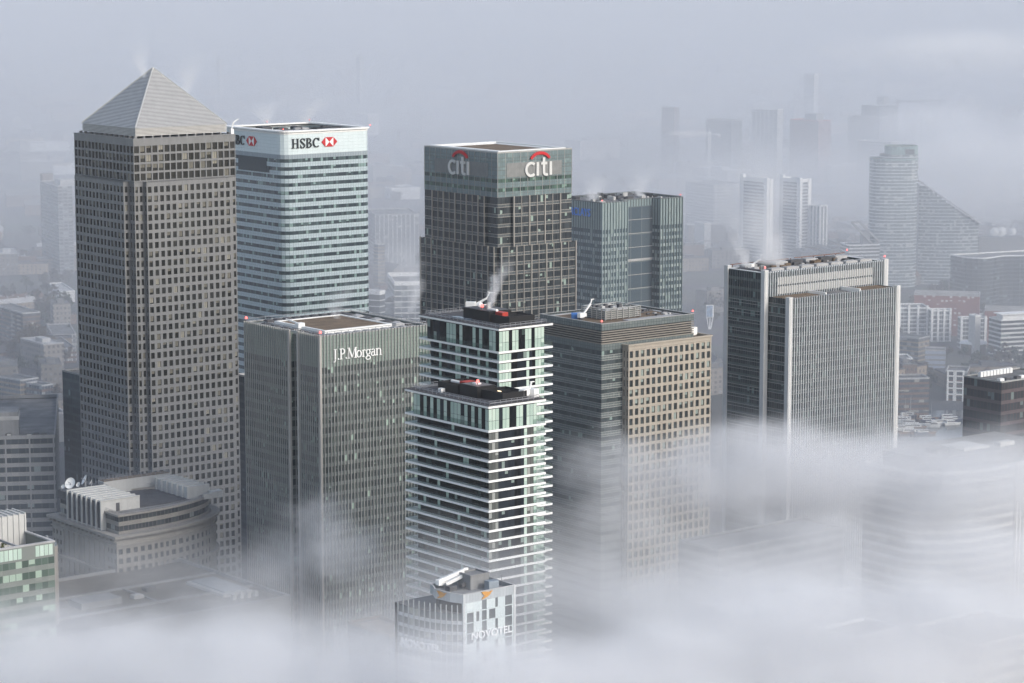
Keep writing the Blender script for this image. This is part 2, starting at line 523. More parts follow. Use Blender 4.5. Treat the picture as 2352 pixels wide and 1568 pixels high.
# ================================================================== tower with the pyramid roof
def pyramid_tower():
    h = 211.0
    p, S, T = place(306, 319, h, 532.5, 165.5)
    T = S = (S + T) / 2
    root = empty('pyramid_tower', p, GRID, 'tall square steel-clad tower with grid of dark windows and pale ribbed pyramid roof', 'tower')
    win = glass('tower_window', (.010, .011, .010), (.030, .031, .028), (.26, .25, .21), .045, blind=(.15, .145, .12), p_blind=.26, frame=(.04, .04, .036), fu=.04, split=True, rough=.15)
    n, e = 4.4, 2.7
    zs, zt = h - 18.2, h
    # upper block: four rows of wide openings under a plain parapet
    up = rect(0, S, 0, T)
    m, panes = M(), []
    es = edges(up)
    for k, ed in enumerate(es):
        punched(m, ed, 0, ed.len, zs, zt - 2.7, 17, 4, .80, .77, .45, panes)
        m.q(ed.p(0, zt - 2.7), ed.p(ed.len, zt - 2.7), ed.p(ed.len, zt), ed.p(0, zt))
    m.ring(inset(up, -.12), inset(up, 2.2), zt - .4, zt + .05)
    m.build('upper_cladding', MT['steel'], root)
    # shaft: a panel standing proud of each face, notched corners
    poly = cross(S, T, n, e)
    ms, pm = M(), []
    rows = int(round((zs - 2) / 3.95)); z0 = 2.0
    for ed in edges(poly):
        if ed.len > 12: cols, wf = 14, .60
        elif ed.len > 3.5: cols, wf = 2, .55
        else: cols, wf = 1, .5
        punched(ms, ed, 0, ed.len, z0, zs - 1.4, cols, rows, wf, .66, .45, pm)
        ms.q(ed.p(0, zs - 1.4), ed.p(ed.len, zs - 1.4), ed.p(ed.len, zs), ed.p(0, zs))
    ms.ring(poly, inset(poly, 1.6), zs - .3, zs + .06)
    ms.build('shaft_cladding', MT['steel'], root)
    def rank(q):
        ed, s, z, w, hh, d = q
        vis = 1.0 if ed.n.y < -.5 else (.62 if ed.n.x < -.5 else 0)
        return -(vis * (1 + z / 400.0) * (2 if s > 0 else 1)) if vis else 9
    panes.sort(key=rank); pm.sort(key=rank)
    allp = panes[:68] + pm[:28] + panes[68:] + pm[28:]
    windows(root, allp, win)
    c = M(); c.prism(inset(up, .6), 0, zt - 1.2, m=0, top=1); c.prism(inset(poly, .5), 0, zs - .5, m=0, top=1)
    c.build('dark_interior', [MT['dark'], MT['roofgrey']], root)
    # pyramid: louvre skirt, then stepped blades up to the point
    b0, sk = 2.6, 3.4
    lv = paint('pyramid_louvre', (.54, .54, .53), .08, .3, .35, .5, streak=False, metal=.25)
    gap = paint('louvre_gap', (.16, .16, .16), .1, .3, .7)
    zb = zt + .9; za = zb + sk; apex = Vector((S / 2, T / 2, za + 24.0))
    m = M()
    for k in range(6):
        a = zb + sk * k / 6
        m.ring(rect(b0, S - b0, b0, T - b0), rect(b0 + .6, S - b0 - .6, b0 + .6, T - b0 - .6), a, a + sk / 6 * .62)
    m.prism(rect(b0 + .35, S - b0 - .35, b0 + .35, T - b0 - .35), zb, za - .05, m=1)
    m.build('pyramid_skirt', [lv, gap], root)
    m = M(); N = 44
    cor = [Vector((b0, b0, za)), Vector((S - b0, b0, za)), Vector((S - b0, T - b0, za)), Vector((b0, T - b0, za))]
    for k in range(N):
        f0, f1, f2 = k / N, (k + .58) / N, (k + 1) / N
        f2 = min(f2, .995)
        for i in range(4):
            a, b = cor[i], cor[(i + 1) % 4]
            mid = (a + b) / 2; out = Vector((mid.x - S / 2, mid.y - T / 2, 0)).normalized() * .18
            A = [a.lerp(apex, f0) + out, b.lerp(apex, f0) + out, b.lerp(apex, f1) + out, a.lerp(apex, f1) + out]
            m.q(*A, m=0)
            m.q(A[3], A[2], b.lerp(apex, f1), a.lerp(apex, f1), m=0)
            m.q(a.lerp(apex, f1), b.lerp(apex, f1), b.lerp(apex, f2), a.lerp(apex, f2), m=1)
    m.build('pyramid_roof', [lv, gap], root)
    for i in range(4):
        m = M(); o = Vector(((-1, 1, 1, -1)[i] * .15, (-1, -1, 1, 1)[i] * .15, .1))
        m.beam(cor[i] + o, apex + o, .5); m.build('ridge_cap', lv, root)
    m = M(); m.cyl(apex - Vector((0, 0, 1.6)), .9, 1.5, 8, r2=.3); m.build('apex_cap', MT['white'], root)
    m = M()
    for i in range(12):
        for ed in es[:1] + es[3:]:
            s = ed.len * (i + .5) / 12
            m.ebox(ed, s - .35, s + .35, zt + .02, zt + .95, -2.9, -1.6)
    m.build('roof_brackets', MT['steel'], root)
    # cleaning cradle jib at the far corner of the roof
    t = empty('cleaning_crane', root.matrix_basis @ Vector((S - 1.2, .9, zt + .05)), GRID, 'small white window-cleaning crane on the pyramid tower roof edge', 'crane')
    m = M(); m.box(-.7, .7, -.7, .7, 0, 2.2); m.build('cab', MT['white'], t)
    m = M(); m.beam((0, 0, 2), (.8, -.4, 5.2), .5); m.beam((.8, -.4, 5.2), (2.8, -1.2, 6.4), .35); m.build('jib', MT['white'], t)
    return root, S

# ================================================================== banded glass tower with the hexagon sign
def hex_sign(root, e, s, z, w, h):
    pts = {'L': [(s, z), (s + w * .25, z - h / 2), (s + w * .25, z + h / 2)], 'R': [(s + w, z), (s + w * .75, z + h / 2), (s + w * .75, z - h / 2)],
           'T': [(s + w * .5, z), (s + w * .75, z + h / 2), (s + w * .25, z + h / 2)], 'B': [(s + w * .5, z), (s + w * .25, z - h / 2), (s + w * .75, z - h / 2)]}
    m = M()
    plate(m, e, [(s + w * .24, z - h / 2), (s + w * .76, z - h / 2), (s + w * .76, z + h / 2), (s + w * .24, z + h / 2)], .1, .35, mat=0)
    for k in pts: plate(m, e, pts[k], .12, .40, mat=1)
    return m.build('sign_emblem', [MT['white'], mat_red], root)
mat_red = paint('sign_red', (.52, .02, .025), .05, .4, .5)

def banded_tower():
    h = 199.0
    p, L, W = place(650, 302.5, h, 853.5, 511)
    root = empty('banded_glass_tower', p, GRID, 'pale green banded glass tower with rounded corners and red hexagon sign under white roof rim', 'tower')
    poly = rounded(L, W, 5.5, 4)
    g = glass('band_window', (.022, .034, .042), (.085, .125, .125), (.22, .31, .29), .16, frame=(.03, .045, .05), fu=.05, rough=.1, spec=.6)
    sp = glass('pale_green_spandrel', (.41, .49, .515), (.45, .535, .56), (.46, .54, .56), .05, frame=(.20, .26, .285), fu=.055, fv=.035, rough=.25)
    top = glass('sign_panel', (.60, .68, .69), (.63, .71, .72), (.62, .70, .71), .05, frame=(.40, .49, .49), fu=.012, fv=.028, rough=.3)
    zt = h - 1.6; zb = zt - 10.3
    storeys(root, poly, 0, zb - 2.2, 4.12, 1.55, 2.30, [g, sp], split_sp=2)
    lo = glass('grey_louvre_band', (.26, .31, .34), (.28, .33, .36), (.3, .35, .38), .05, frame=(.15, .18, .2), fu=.06, rough=.5)
    storeys(root, poly, zb - 2.2, zb, 2.2, 1.55, 0, [lo, lo], name='louvre_band')
    storeys(root, poly, zb, zt, 10.3 / 6, 3.1, 0, [top, top], name='sign_band')
    c = M(); c.prism(inset(poly, .5), 0, zt - 1.5, m=0, top=1); c.build('dark_interior', [MT['dark'], MT['roofgrey']], root)
    m = M()
    m.ring(inset(poly, -.15), inset(poly, 1.0), zt + .02, zt + .9)
    m.ring(inset(poly, -.95), inset(poly, 3.0), zt + 1.15, zt + 1.9)
    m.build('roof_rim', MT['white'], root)
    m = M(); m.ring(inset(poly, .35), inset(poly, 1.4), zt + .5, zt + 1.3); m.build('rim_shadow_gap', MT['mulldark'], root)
    rnd = random.Random(4); bx = []
    for i in range(34):
        x, y = rnd.uniform(6, L - 10), rnd.uniform(6, W - 10)
        bx.append((x, x + rnd.uniform(2, 7), y, y + rnd.uniform(2, 7), zt - 1.49 + i * .004, zt + rnd.uniform(-.6, 1.2), rnd.choice((0, 0, 1, 2))))
    units(root, bx, [MT['plantdark'], MT['roofpale'], MT['black']])
    eR, eL = E((0, 0), (L, 0)), E((0, W), (0, 0))
    blk = paint('sign_black', (.012, .016, .02), .1, .4, .5)
    for ed, s in ((eR, 4.9), (eL, W - 52.5)):
        m = M(); zz = zt - 7.1
        x = strokes(m, ed, s, zz, 4.9, 'HSBC', SERIF, track=1.03)
        m.build('sign_lettering', blk, root)
        hex_sign(root, ed, x + .9, zz + 2.45, 9.8, 4.9)
    m = M(); z1 = zb - 2.3
    m.ebox(eL, W - 42, W - 15.5, z1 - 7.4, z1, -.1, .25); m.ebox(eL, W - 15.3, W - 13, z1 - 7.4, z1 - 4, -.1, .22)
    m.build('plant_louvre', paint('dark_louvre', (.04, .055, .065), .15, .3, .5), root)
    for q in ((.5, .5), (L - .5, .5), (.5, W - .5), (L - .5, W - .5), (L / 2, W - .3)):
        red_light(root, (q[0], q[1], zt + 1.9), .3)
    return root

# ================================================================== stepped glass tower with the arc sign
def arc_tower():
    h = 200.0
    p, L, W = place(1143, 349.5, h, 1313, 975)
    root = empty('stepped_glass_tower', p, GRID, 'stepped dark glass tower with pale ribs, blue-green glass crown and red arc sign', 'tower')
    z2, z3, n, e = h - 20.5, h - 43, 8.0, 1.4
    crown = glass('crown_glass', (.145, .195, .205), (.185, .245, .25), (.21, .28, .275), .1, frame=(.11, .14, .14), fu=.05, fv=.05, rough=.15, spec=.6)
    crown2 = glass('crown_window', (.03, .05, .045), (.09, .16, .12), (.2, .3, .25), .1, frame=(.1, .12, .12), fu=.06, rough=.1)
    g = glass('dark_office_glass', (.022, .027, .032), (.05, .06, .065), (.30, .38, .33), .10, frame=(.075, .08, .08), fu=.05, fv=.03, rough=.12, cluster=.55)
    sp = glass('grey_spandrel', (.09, .105, .11), (.12, .135, .14), (.12, .135, .14), .1, frame=(.05, .055, .06), fu=.06, fv=.05, rough=.2)
    sq = rect(0, L, 0, W)
    storeys(root, sq, z2 + 8.4, h - .6, 4.03, 1.42, 1.5, [crown, crown], name='crown_storey')
    storeys(root, sq, z2, z2 + 8.4, 4.2, 1.42, 2.5, [crown2, crown], name='crown_storey')
    t2 = cross(L, W, n, e); t3 = [(-e, .8), (.8, .8), (.8, -e), (L + e, -e), (L + e, W + e), (-e, W + e)]
    storeys(root, t2, z3, z2, 4.2, 1.42, 1.25, [g, sp])
    storeys(root, t3, 0, z3, 4.2, 1.42, 1.25, [g, sp])
    c = M(); c.prism(inset(sq, .5), 0, h - 1.6, m=0, top=1); c.prism(inset(t2, .5), 0, z2 - .3, m=0, top=1); c.prism(inset(t3, .5), 0, z3 - .3, m=0, top=1)
    c.build('dark_interior', [MT['dark'], MT['roofgrey']], root)
    rib = paint('pale_rib', (.33, .31, .28), .12, .3, .5)
    ed2 = [q for q in edges(t2) if q.len > 10]; ed3 = [q for q in edges(t3) if q.len > 10]
    fins(root, ed2, z3, z2 + .4, 4.3, .28, .35, rib, 'pale_rib', 2, .52, .55)
    fins(root, ed3, 0, z3 + .4, 4.3, .28, .35, rib, 'pale_rib', 2, .52, .55)
    fins(root, edges(sq), z2, h - .6, 4.3, .2, .16, MT['mull'], 'crown_mullion')
    rails(root, edges(t2), z3, z2, 4.2, (0, 1.3), .18, .25, rib); rails(root, edges(t3), 0, z3, 4.2, (0, 1.3), .18, .25, rib)
    rails(root, edges(sq), z2, h, 4.1, (0, 1.5), .16, .1, MT['mulldark'])
    m = M(); m.ring(inset(sq, -.1), inset(sq, 1.0), h - .6, h); m.build('parapet', MT['mull'], root)
    m = M(); m.ring(inset(sq, 1.9), inset(sq, 3.2), h - 1.5, h + .3); m.ring(inset(sq, 6.0), inset(sq, 8.4), h - 1.5, h - .1); m.build('roof_walkway', MT['white'], root)
    m = M(); m.prism(inset(sq, 8.5), h - 1.5, h - .35); m.build('gravel_roof', MT['gravel'], root)
    eR, eL = E((0, 0), (L, 0)), E((0, W), (0, 0))
    gry = paint('sign_backing', (.22, .225, .22), .25, .5, .6)
    wht = paint('sign_white', (.62, .62, .60), .05, .4, .5)
    for ed, s, a, b in ((eR, 15.0, 5, L - 6), (eL, 18.6, 8, W - 7)):
        m = M(); m.ebox(ed, a, b, h - 11.6, h - 5.2, -.1, .2); back = m.build('sign_backing', gry, root)
        m = M(); strokes(m, ed, s, h - 11.6, 8.3, 'citi', {**SANS, 'c': (.74, SANS['c'][1]), 'i': (.36, SANS['i'][1]), 't': (.56, SANS['t'][1])}, depth=.5, d=.3, mat=0)
        m.build('sign_lettering', wht, back)
        m = M(); strokes(m, ed, s, h - 11.6, 8.3, 'A', {'A': (1, [_ar(1.12, .72, .70, .52, 24, 156, .15, .17)])}, depth=.5, d=.3)
        m.build('sign_emblem', mat_red, back)
    return root

# ================================================================== recessed glass tower with blue lettering
def blue_sign_tower():
    h = 156.0
    p, L, W = place(1383, 465, h, 1572, 1270)
    root = empty('recessed_glass_tower', p, GRID, 'blue-green glass tower with deep central recess and blue lettering, partly hidden by stepped tower', 'tower')
    a, b = L * .305, L * .70
    poly = [(0, 0), (a, 0), (a, 6.5), (b, 6.5), (b, 0), (L - 1.5, 0), (L, 1.5), (L, W), (0, W)]
    g = glass('blue_green_glass', (.05, .075, .09), (.085, .12, .14), (.22, .28, .27), .12, frame=(.09, .11, .12), fu=.07, rough=.12)
    sp = glass('pale_strip_spandrel', (.20, .25, .26), (.26, .31, .31), (.32, .37, .36), .2, frame=(.07, .09, .1), fu=.14, rough=.25)
    rg = glass('recess_glass', (.06, .085, .105), (.075, .1, .12), (.2, .27, .24), .03, frame=(.13, .16, .17), fu=.03, fv=.03, rough=.1)
    zt = h - 15
    wings = [poly]
    hi = glass('pale_fin_glass', (.20, .26, .26), (.24, .30, .295), (.26, .32, .31), .1, frame=(.055, .075, .085), fu=.2, rough=.3)
    storeys(root, poly, 0, zt, 3.95, 1.95, 1.75, [g, sp])
    storeys(root, poly, zt, h - .4, 5.0, 1.95, 0, [hi, hi], name='plant_storey')
    fins(root, [e for e in edges(poly) if abs(e.n.y + 1) < .1 and e.A.y < 1] + [edges(poly)[4]], 0, h, 1.95, .3, .5, paint('glass_fin', (.30, .37, .37), .1, .3, .3), 'glass_fin')
    rec = E((a, 6.5), (b, 6.5))
    m = M()
    for i in range(10):
        z = i * 15.2
        for k in range(3):
            w = rec.len / 3
            m.q(rec.p(k * w, z, .25), rec.p((k + 1) * w, z, .25), rec.p((k + 1) * w, min(z + 15.0, h - 4), .25), rec.p(k * w, min(z + 15.0, h - 4), .25))
    m.build('recess_glazing', rg, root)
    rails(root, [rec], 0, h - 4, 7.6, (0,), .3, .45, MT['mull'])
    m = M()
    for z in (44, 88, 122): m.ebox(rec, 0, rec.len, z, z + .9, 0, .6)
    m.build('bridge_trim', MT['roofpale'], root)
    c = M(); c.prism(inset(poly, .5), 0, h - 1.2, m=0, top=1); c.build('dark_interior', [MT['dark'], MT['roofgrey']], root)
    m = M(); m.ring(inset(poly, -.1), inset(poly, .7), h - .5, h); m.build('parapet', MT['mulldark'], root)
    rnd = random.Random(9); bx = []
    for i in range(46):
        x, y = rnd.uniform(2, L - 6), rnd.uniform(9, W - 5)
        bx.append((x, x + rnd.uniform(.8, 5), y, y + rnd.uniform(.8, 4), h - 1.19 + i * .004, h + rnd.uniform(-.6, 1.3), rnd.choice((0, 1, 2))))
    units(root, bx, [MT['plantdark'], MT['plant'], MT['black']])
    eL = E((0, W), (0, 0))
    text_on(root, eL, W - 20.6, h - 8.3, 4.3, 'BARCLAYS', paint('sign_blue', (.09, .27, .78), .1, .4, .5), width=22.6, bold=.01, depth=.4, d=.35)
    red_light(root, (.5, .5, h), .35); red_light(root, (L - 2, 1, h), .35)
    return root

# ================================================================== ribbed glass tower with white serif lettering
def ribbed_tower():
    h = 153.0
    p, L, W = place(735, 772.5, h, 985, 562)
    root = empty('ribbed_glass_tower', p, GRID, 'grey-green ribbed glass tower with white serif lettering and brown central roof', 'tower')
    y1, y2, dp = 13.8, 19.6, 2.4
    poly = [(0, 0), (L, 0), (L, W), (0, W), (0, y2), (dp, y2), (dp, y1), (0, y1)]
    g = glass('ribbed_office_glass', (.033, .04, .042), (.095, .115, .108), (.32, .42, .36), .17, frame=(.10, .115, .11), fu=.05, fv=.0, rough=.14, cluster=.75)
    sp = glass('green_spandrel', (.13, .15, .142), (.165, .19, .178), (.18, .2, .19), .1, frame=(.08, .09, .09), fu=.05, fv=.09, rough=.3)
    tp = glass('green_plant_panel', (.19, .24, .215), (.225, .275, .245), (.22, .27, .24), .1, frame=(.12, .145, .13), fu=.05, fv=.05, rough=.3)
    zt = h - 11.5
    storeys(root, poly, 0, zt, 3.6, 1.42, 1.45, [g, sp], split_sp=2, skip=(11,))
    storeys(root, poly, zt * 11 / round(zt / 3.6), zt * 12 / round(zt / 3.6), 3.6, 1.42, 0, [glass('blank_plant_band', (.05, .056, .066), (.055, .062, .072), (.06, .066, .075), .1, frame=(.08, .085, .09), fu=.05, rough=.3)] * 2, name='plant_band')
    storeys(root, poly, zt, h - .3, 11.2 / 9, 1.42, 0, [tp, tp], name='louvre_row')
    es = edges(poly)
    fins(root, [es[0], es[1]], 0, h + .3, 1.42, .2, .42, MT['mull'], 'rib')
    fins(root, [es[3], es[5], es[7]], 0, h + .3, 1.30, .2, .42, MT['mull'], 'rib')
    m = M()
    for q in ((0, 0), (0, y1), (0, y2)): m.box(q[0] - .55, q[0] + .3, q[1] - .55, q[1] + .5, 0, h + .35)
    m.build('corner_pier', paint('corner_metal', (.42, .40, .37), .15, .2, .5), root)
    c = M(); c.prism(inset(poly, .5), 0, h - 1.6, m=0, top=1); c.build('dark_interior', [MT['dark'], MT['roofgrey']], root)
    sq = rect(0, L, 0, W)
    m = M(); m.ring(inset(sq, .1), inset(sq, .9), h - .25, h + .15); m.build('parapet', MT['mull'], root)
    m = M(); m.ring(inset(sq, 1.6), inset(sq, 4.6), h - 1.5, h - .7); m.build('roof_walkway', MT['roofpale'], root)
    x0, x1, y0, y3 = 7.5, L - 13.0, 7.5, W - 11
    m = M(); m.prism(rect(x0, x1, y0, y3), h - 1.5, h + .4); m.build('gravel_roof', MT['gravel'], root)
    m = M(); m.ring(inset(rect(x0, x1, y0, y3), -1.0), rect(x0, x1, y0, y3), h - 1.5, h + .75); m.build('gravel_kerb', MT['white'], root)
    bx = []
    for k in range(9):
        x = 6 + k * (L - 12) / 9; w = (L - 12) / 9
        bx += [(x, x + w - 1.3, 2.0, 5.6, h - 1.4, h - .25, 0), (x + .4, x + w - .7, W - 5.6, W - 3.0, h - 1.4, h + .4, 1), (x + .8, x + w - 1.8, W - 9.5, W - 6.4, h - 1.4, h - .5, k % 2)]
    for k in range(6):
        y = 6 + k * (W - 12) / 6
        bx += [(L - 10.5, L - 6.6, y, y + 5, h - 1.4, h + .5, k % 2), (L - 5.6, L - 3.2, y + .5, y + 4, h - 1.4, h - .1, 1 - k % 2), (2.2, 4.4, y + 1, y + 5, h - 1.4, h - .1, 1)]
    units(root, bx, [MT['roofpale'], MT['plantdark']])
    m = M(); m.ring(inset(sq, .7), inset(sq, .95), h + 1.1, h + 1.25)
    for ed in edges(inset(sq, .8)):
        for k in range(int(ed.len / 3)): m.ebox(ed, k * 3, k * 3 + .12, h, h + 1.2, -.06, .06)
    m.build('roof_railing', MT['rail'], root)
    eR = E((0, 0), (L, 0))
    m = M(); strokes(m, eR, 5.0, h - 9.0, 3.9, 'J.P.Morgan', SERIF, depth=.3, d=.45, track=.86)
    m.build('sign_lettering', MT['white'], root)
    for q in ((.4, .4), (.4, W - .4)): red_light(root, (*q, h + .3), .5)
    t = empty('roof_cradle', root.matrix_basis @ Vector((6.5, 22.5, h - .7)), GRID, 'white window-cleaning machine on the serif-lettered tower roof', 'crane')
    m = M(); m.box(-1.4, 1.4, -1.2, 1.2, .3, 2.6); m.build('machine_body', MT['white'], t)
    m = M(); m.beam((0, 0, 2.2), (-1, 7.5, 3.2), .5); m.build('jib', MT['white'], t)
    m = M(); m.box(-1.2, 1.2, -1, 1, 0, .3); m.build('wheel_base', MT['plantdark'], t)
    return root

# ================================================================== the pair of white-banded apartment towers
def balustrade_mat():
    m, nt, p = new_mat('balustrade_glass')
    tr = nd(nt, 'ShaderNodeBsdfTransparent'); tr.inputs[0].default_value = (.75, .82, .80, 1)
    p.inputs['Base Color'].default_value = (.18, .22, .21, 1); p.inputs['Roughness'].default_value = .1
    mx = nd(nt, 'ShaderNodeMixShader'); mx.inputs[0].default_value = .2
    nt.links.new(tr.outputs[0], mx.inputs[1]); nt.links.new(p.outputs[0], mx.inputs[2])
    nt.links.new(mx.outputs[0], nt.nodes['Material Output'].inputs['Surface'])
    return m
BAL = None
def striped_tower(Xf, Yf, h, Xr, Xl, label, roof_style, fh, top_h):
    global BAL
    BAL = BAL or balustrade_mat()
    p, L, W = place(Xf, Yf, h, Xr, Xl)
    root = empty('striped_apartment_tower', p, GRID, label, 'apartment tower', 'pair of white-banded apartment towers')
    pale = glass('pale_green_panel', (.36, .47, .41), (.43, .54, .47), (.48, .58, .51), .3, frame=(.05, .06, .06), fu=.05, fv=.015, rough=.25)
    dk = glass('black_glazing', (.004, .005, .006), (.008, .009, .011), (.05, .07, .065), .05, frame=(.012, .013, .014), fu=.05, rough=.08, spec=.22)
    nv = glass('smoky_glazing', (.010, .014, .020), (.02, .026, .034), (.20, .25, .23), .12, frame=(.02, .022, .024), fu=.05, rough=.08, spec=.3)
    wm = glass('curtained_glazing', (.06, .065, .06), (.13, .135, .125), (.3, .31, .29), .2, frame=(.03, .03, .03), fu=.05, rough=.1)
    bx0, bx1, by0, by1 = .35, L - 3.4, .35, W - 4.2
    def storey(name, zz, hh, rightpat, leftpat, deep, bot=.35):
        m = M(); x0 = bx0 + (1.5 if deep else 0)
        eR = E((bx0, by0), (bx1, by0)); eL = E((x0, by1), (x0, by0 + (.0 if deep else 0)))
        for e, pat in ((eR, rightpat), (eL, leftpat), (E((bx1, by0), (bx1, by1)), leftpat), (E((bx1, by1), (x0, by1)), rightpat)):
            w = e.len / len(pat)
            for i, ch in enumerate(pat):
                mi = 'PDNW'.index(ch)
                m.q(e.p(i * w, 0), e.p((i + 1) * w, 0), e.p((i + 1) * w, hh), e.p(i * w, hh), m=mi)
        return m.build(name, [pale, dk, nv, wm], root, loc=(0, 0, zz))
    slab = M(); slab.box(0, L, 0, W, .26, .92)
    sd = slab.data('balcony_slab', [MT['white']])
    b = M()
    for e, a0, a1 in ((E((.12, W - .12), (.12, .12)), 0, W - 4.0), (E((.12, .12), (L - .12, .12)), L - 5.0, L - .3), (E((L - .12, .12), (L - .12, W - .12)), 0, W - .3), (E((L - .12, W - .12), (.12, W - .12)), 0, L - .3)):
        n = max(1, round((a1 - a0) / 1.6))
        for i in range(n):
            s = a0 + (a1 - a0) * i / n
            b.q(e.p(s + .03, .92), e.p(s + (a1 - a0) / n - .03, .92), e.p(s + (a1 - a0) / n - .03, 2.0), e.p(s + .03, 2.0))
    bd = b.data('glass_balustrade', [BAL])
    zr = h - .92
    o = bpy.data.objects.new('roof_slab', sd); col.objects.link(o); o.parent = root; o.location = (0, 0, zr)
    z = zr - top_h
    half = top_h / 2 + .3
    topR = 'PPPDPPDDPPDPPP' if roof_style == 0 else 'PPPNPPDDPPNPPP'
    topL = 'NDNNDDPPPDPDDDPDPDDPPD' if roof_style == 0 else 'PPDPDPDPNPDPPPNPDPDPDP'
    storey('top_storey', zr - half + .3, half - .3, topR, topL, False)
    storey('top_storey', z + .92, top_h - half - .62 + .0, topR, topL, False)
    m = M(); m.ring(rect(bx0 - .02, bx1 + .02, by0 - .02, by1 + .02), rect(bx0 + .3, bx1 - .3, by0 + .3, by1 - .3), z + .92 + top_h - half - .62, zr - half + .3); m.build('dark_floor_band', MT['black'], root)
    rnd = random.Random(int(Xf)); first = True
    while z > 2:
        o = bpy.data.objects.new('balcony_slab', sd); col.objects.link(o); o.parent = root; o.location = (0, 0, z)
        g = bpy.data.objects.new('glass_balustrade', bd); col.objects.link(g); g.parent = root; g.location = (0, 0, z)
        if first:
            g.scale = (1, 1, 1.45); g.location = (0, 0, z - .42)
        first = False
        z -= fh
        rp = 'PPPPDDNNNPNDPPP' if roof_style == 0 else 'WWWNNNNNDDNPWWP'
        lp = ''.join(rnd.choice('DDDDDDNNDDDP') for _ in range(26)) if roof_style else ''.join(rnd.choice('DDDDPDNDD') for _ in range(26))
        if roof_style == 0: lp = 'NDDPDDNDDPPDDPDDDPDDPDDDPN'
        storey('storey', z + .92, fh - .92, rp, lp, True)
    c = M(); c.prism(rect(bx0 + 2.2, bx1 - .4, by0 + .5, by1 - .5), 0, h - .5, m=0); c.build('dark_interior', MT['dark'], root)
    rf = M(); rf.prism(rect(.25, L - .25, .25, W - .25), h + .004, h + .03); rf.build('roof_deck', paint('dark_roof_deck', (.075, .075, .08), .3, .3, .9, streak=False), root)
    m = M(); m.ring(rect(-.06, L + .06, -.06, W + .06), rect(.4, L - .4, .4, W - .4), h + .005, h + .2); m.build('roof_edge', MT['plantdark'], root)
    m = M(); railing(m, rect(1.5, L - 1.5, 1.5, W - 1.5), h + .03, 1.25, 2.2, .1, True); railing(m, rect(2.6, L - 2.6, 2.6, W - 2.6), h + .03, .5, 4, .1, True)
    m.build('roof_railing', MT['rail'], root)
    return root, L, W

def crane_bmu(p, b, label, reach, up, k=1.0, turn=0):
    t = empty('roof_crane', p, b + turn, label, 'crane')
    m = M(); m.box(-1.6 * k, 1.6 * k, -1 * k, 1 * k, .8 * k, 3.0 * k); m.box(1.6 * k, 3.4 * k, -.8 * k, .8 * k, 1.0 * k, 2.6 * k); m.build('machine_body', MT['white'], t)
    m = M(); m.box(-1.2 * k, 1.2 * k, -1 * k, 1 * k, 0, .8 * k); m.build('wheel_base', MT['plantdark'], t)
    m = M(); a = Vector((2.2 * k, 0, 2.5 * k)); c = Vector((reach * k, 0, up * k)); m.beam(a, c, .7 * k); m.beam(c, c + Vector((1.0 * k, 0, 2.0 * k)), .45 * k); m.beam(c + Vector((.3 * k, 0, 2.2 * k)), c + Vector((2.8 * k, 0, 2.0 * k)), .3 * k)
    m.build('jib', MT['white'], t)
    return t

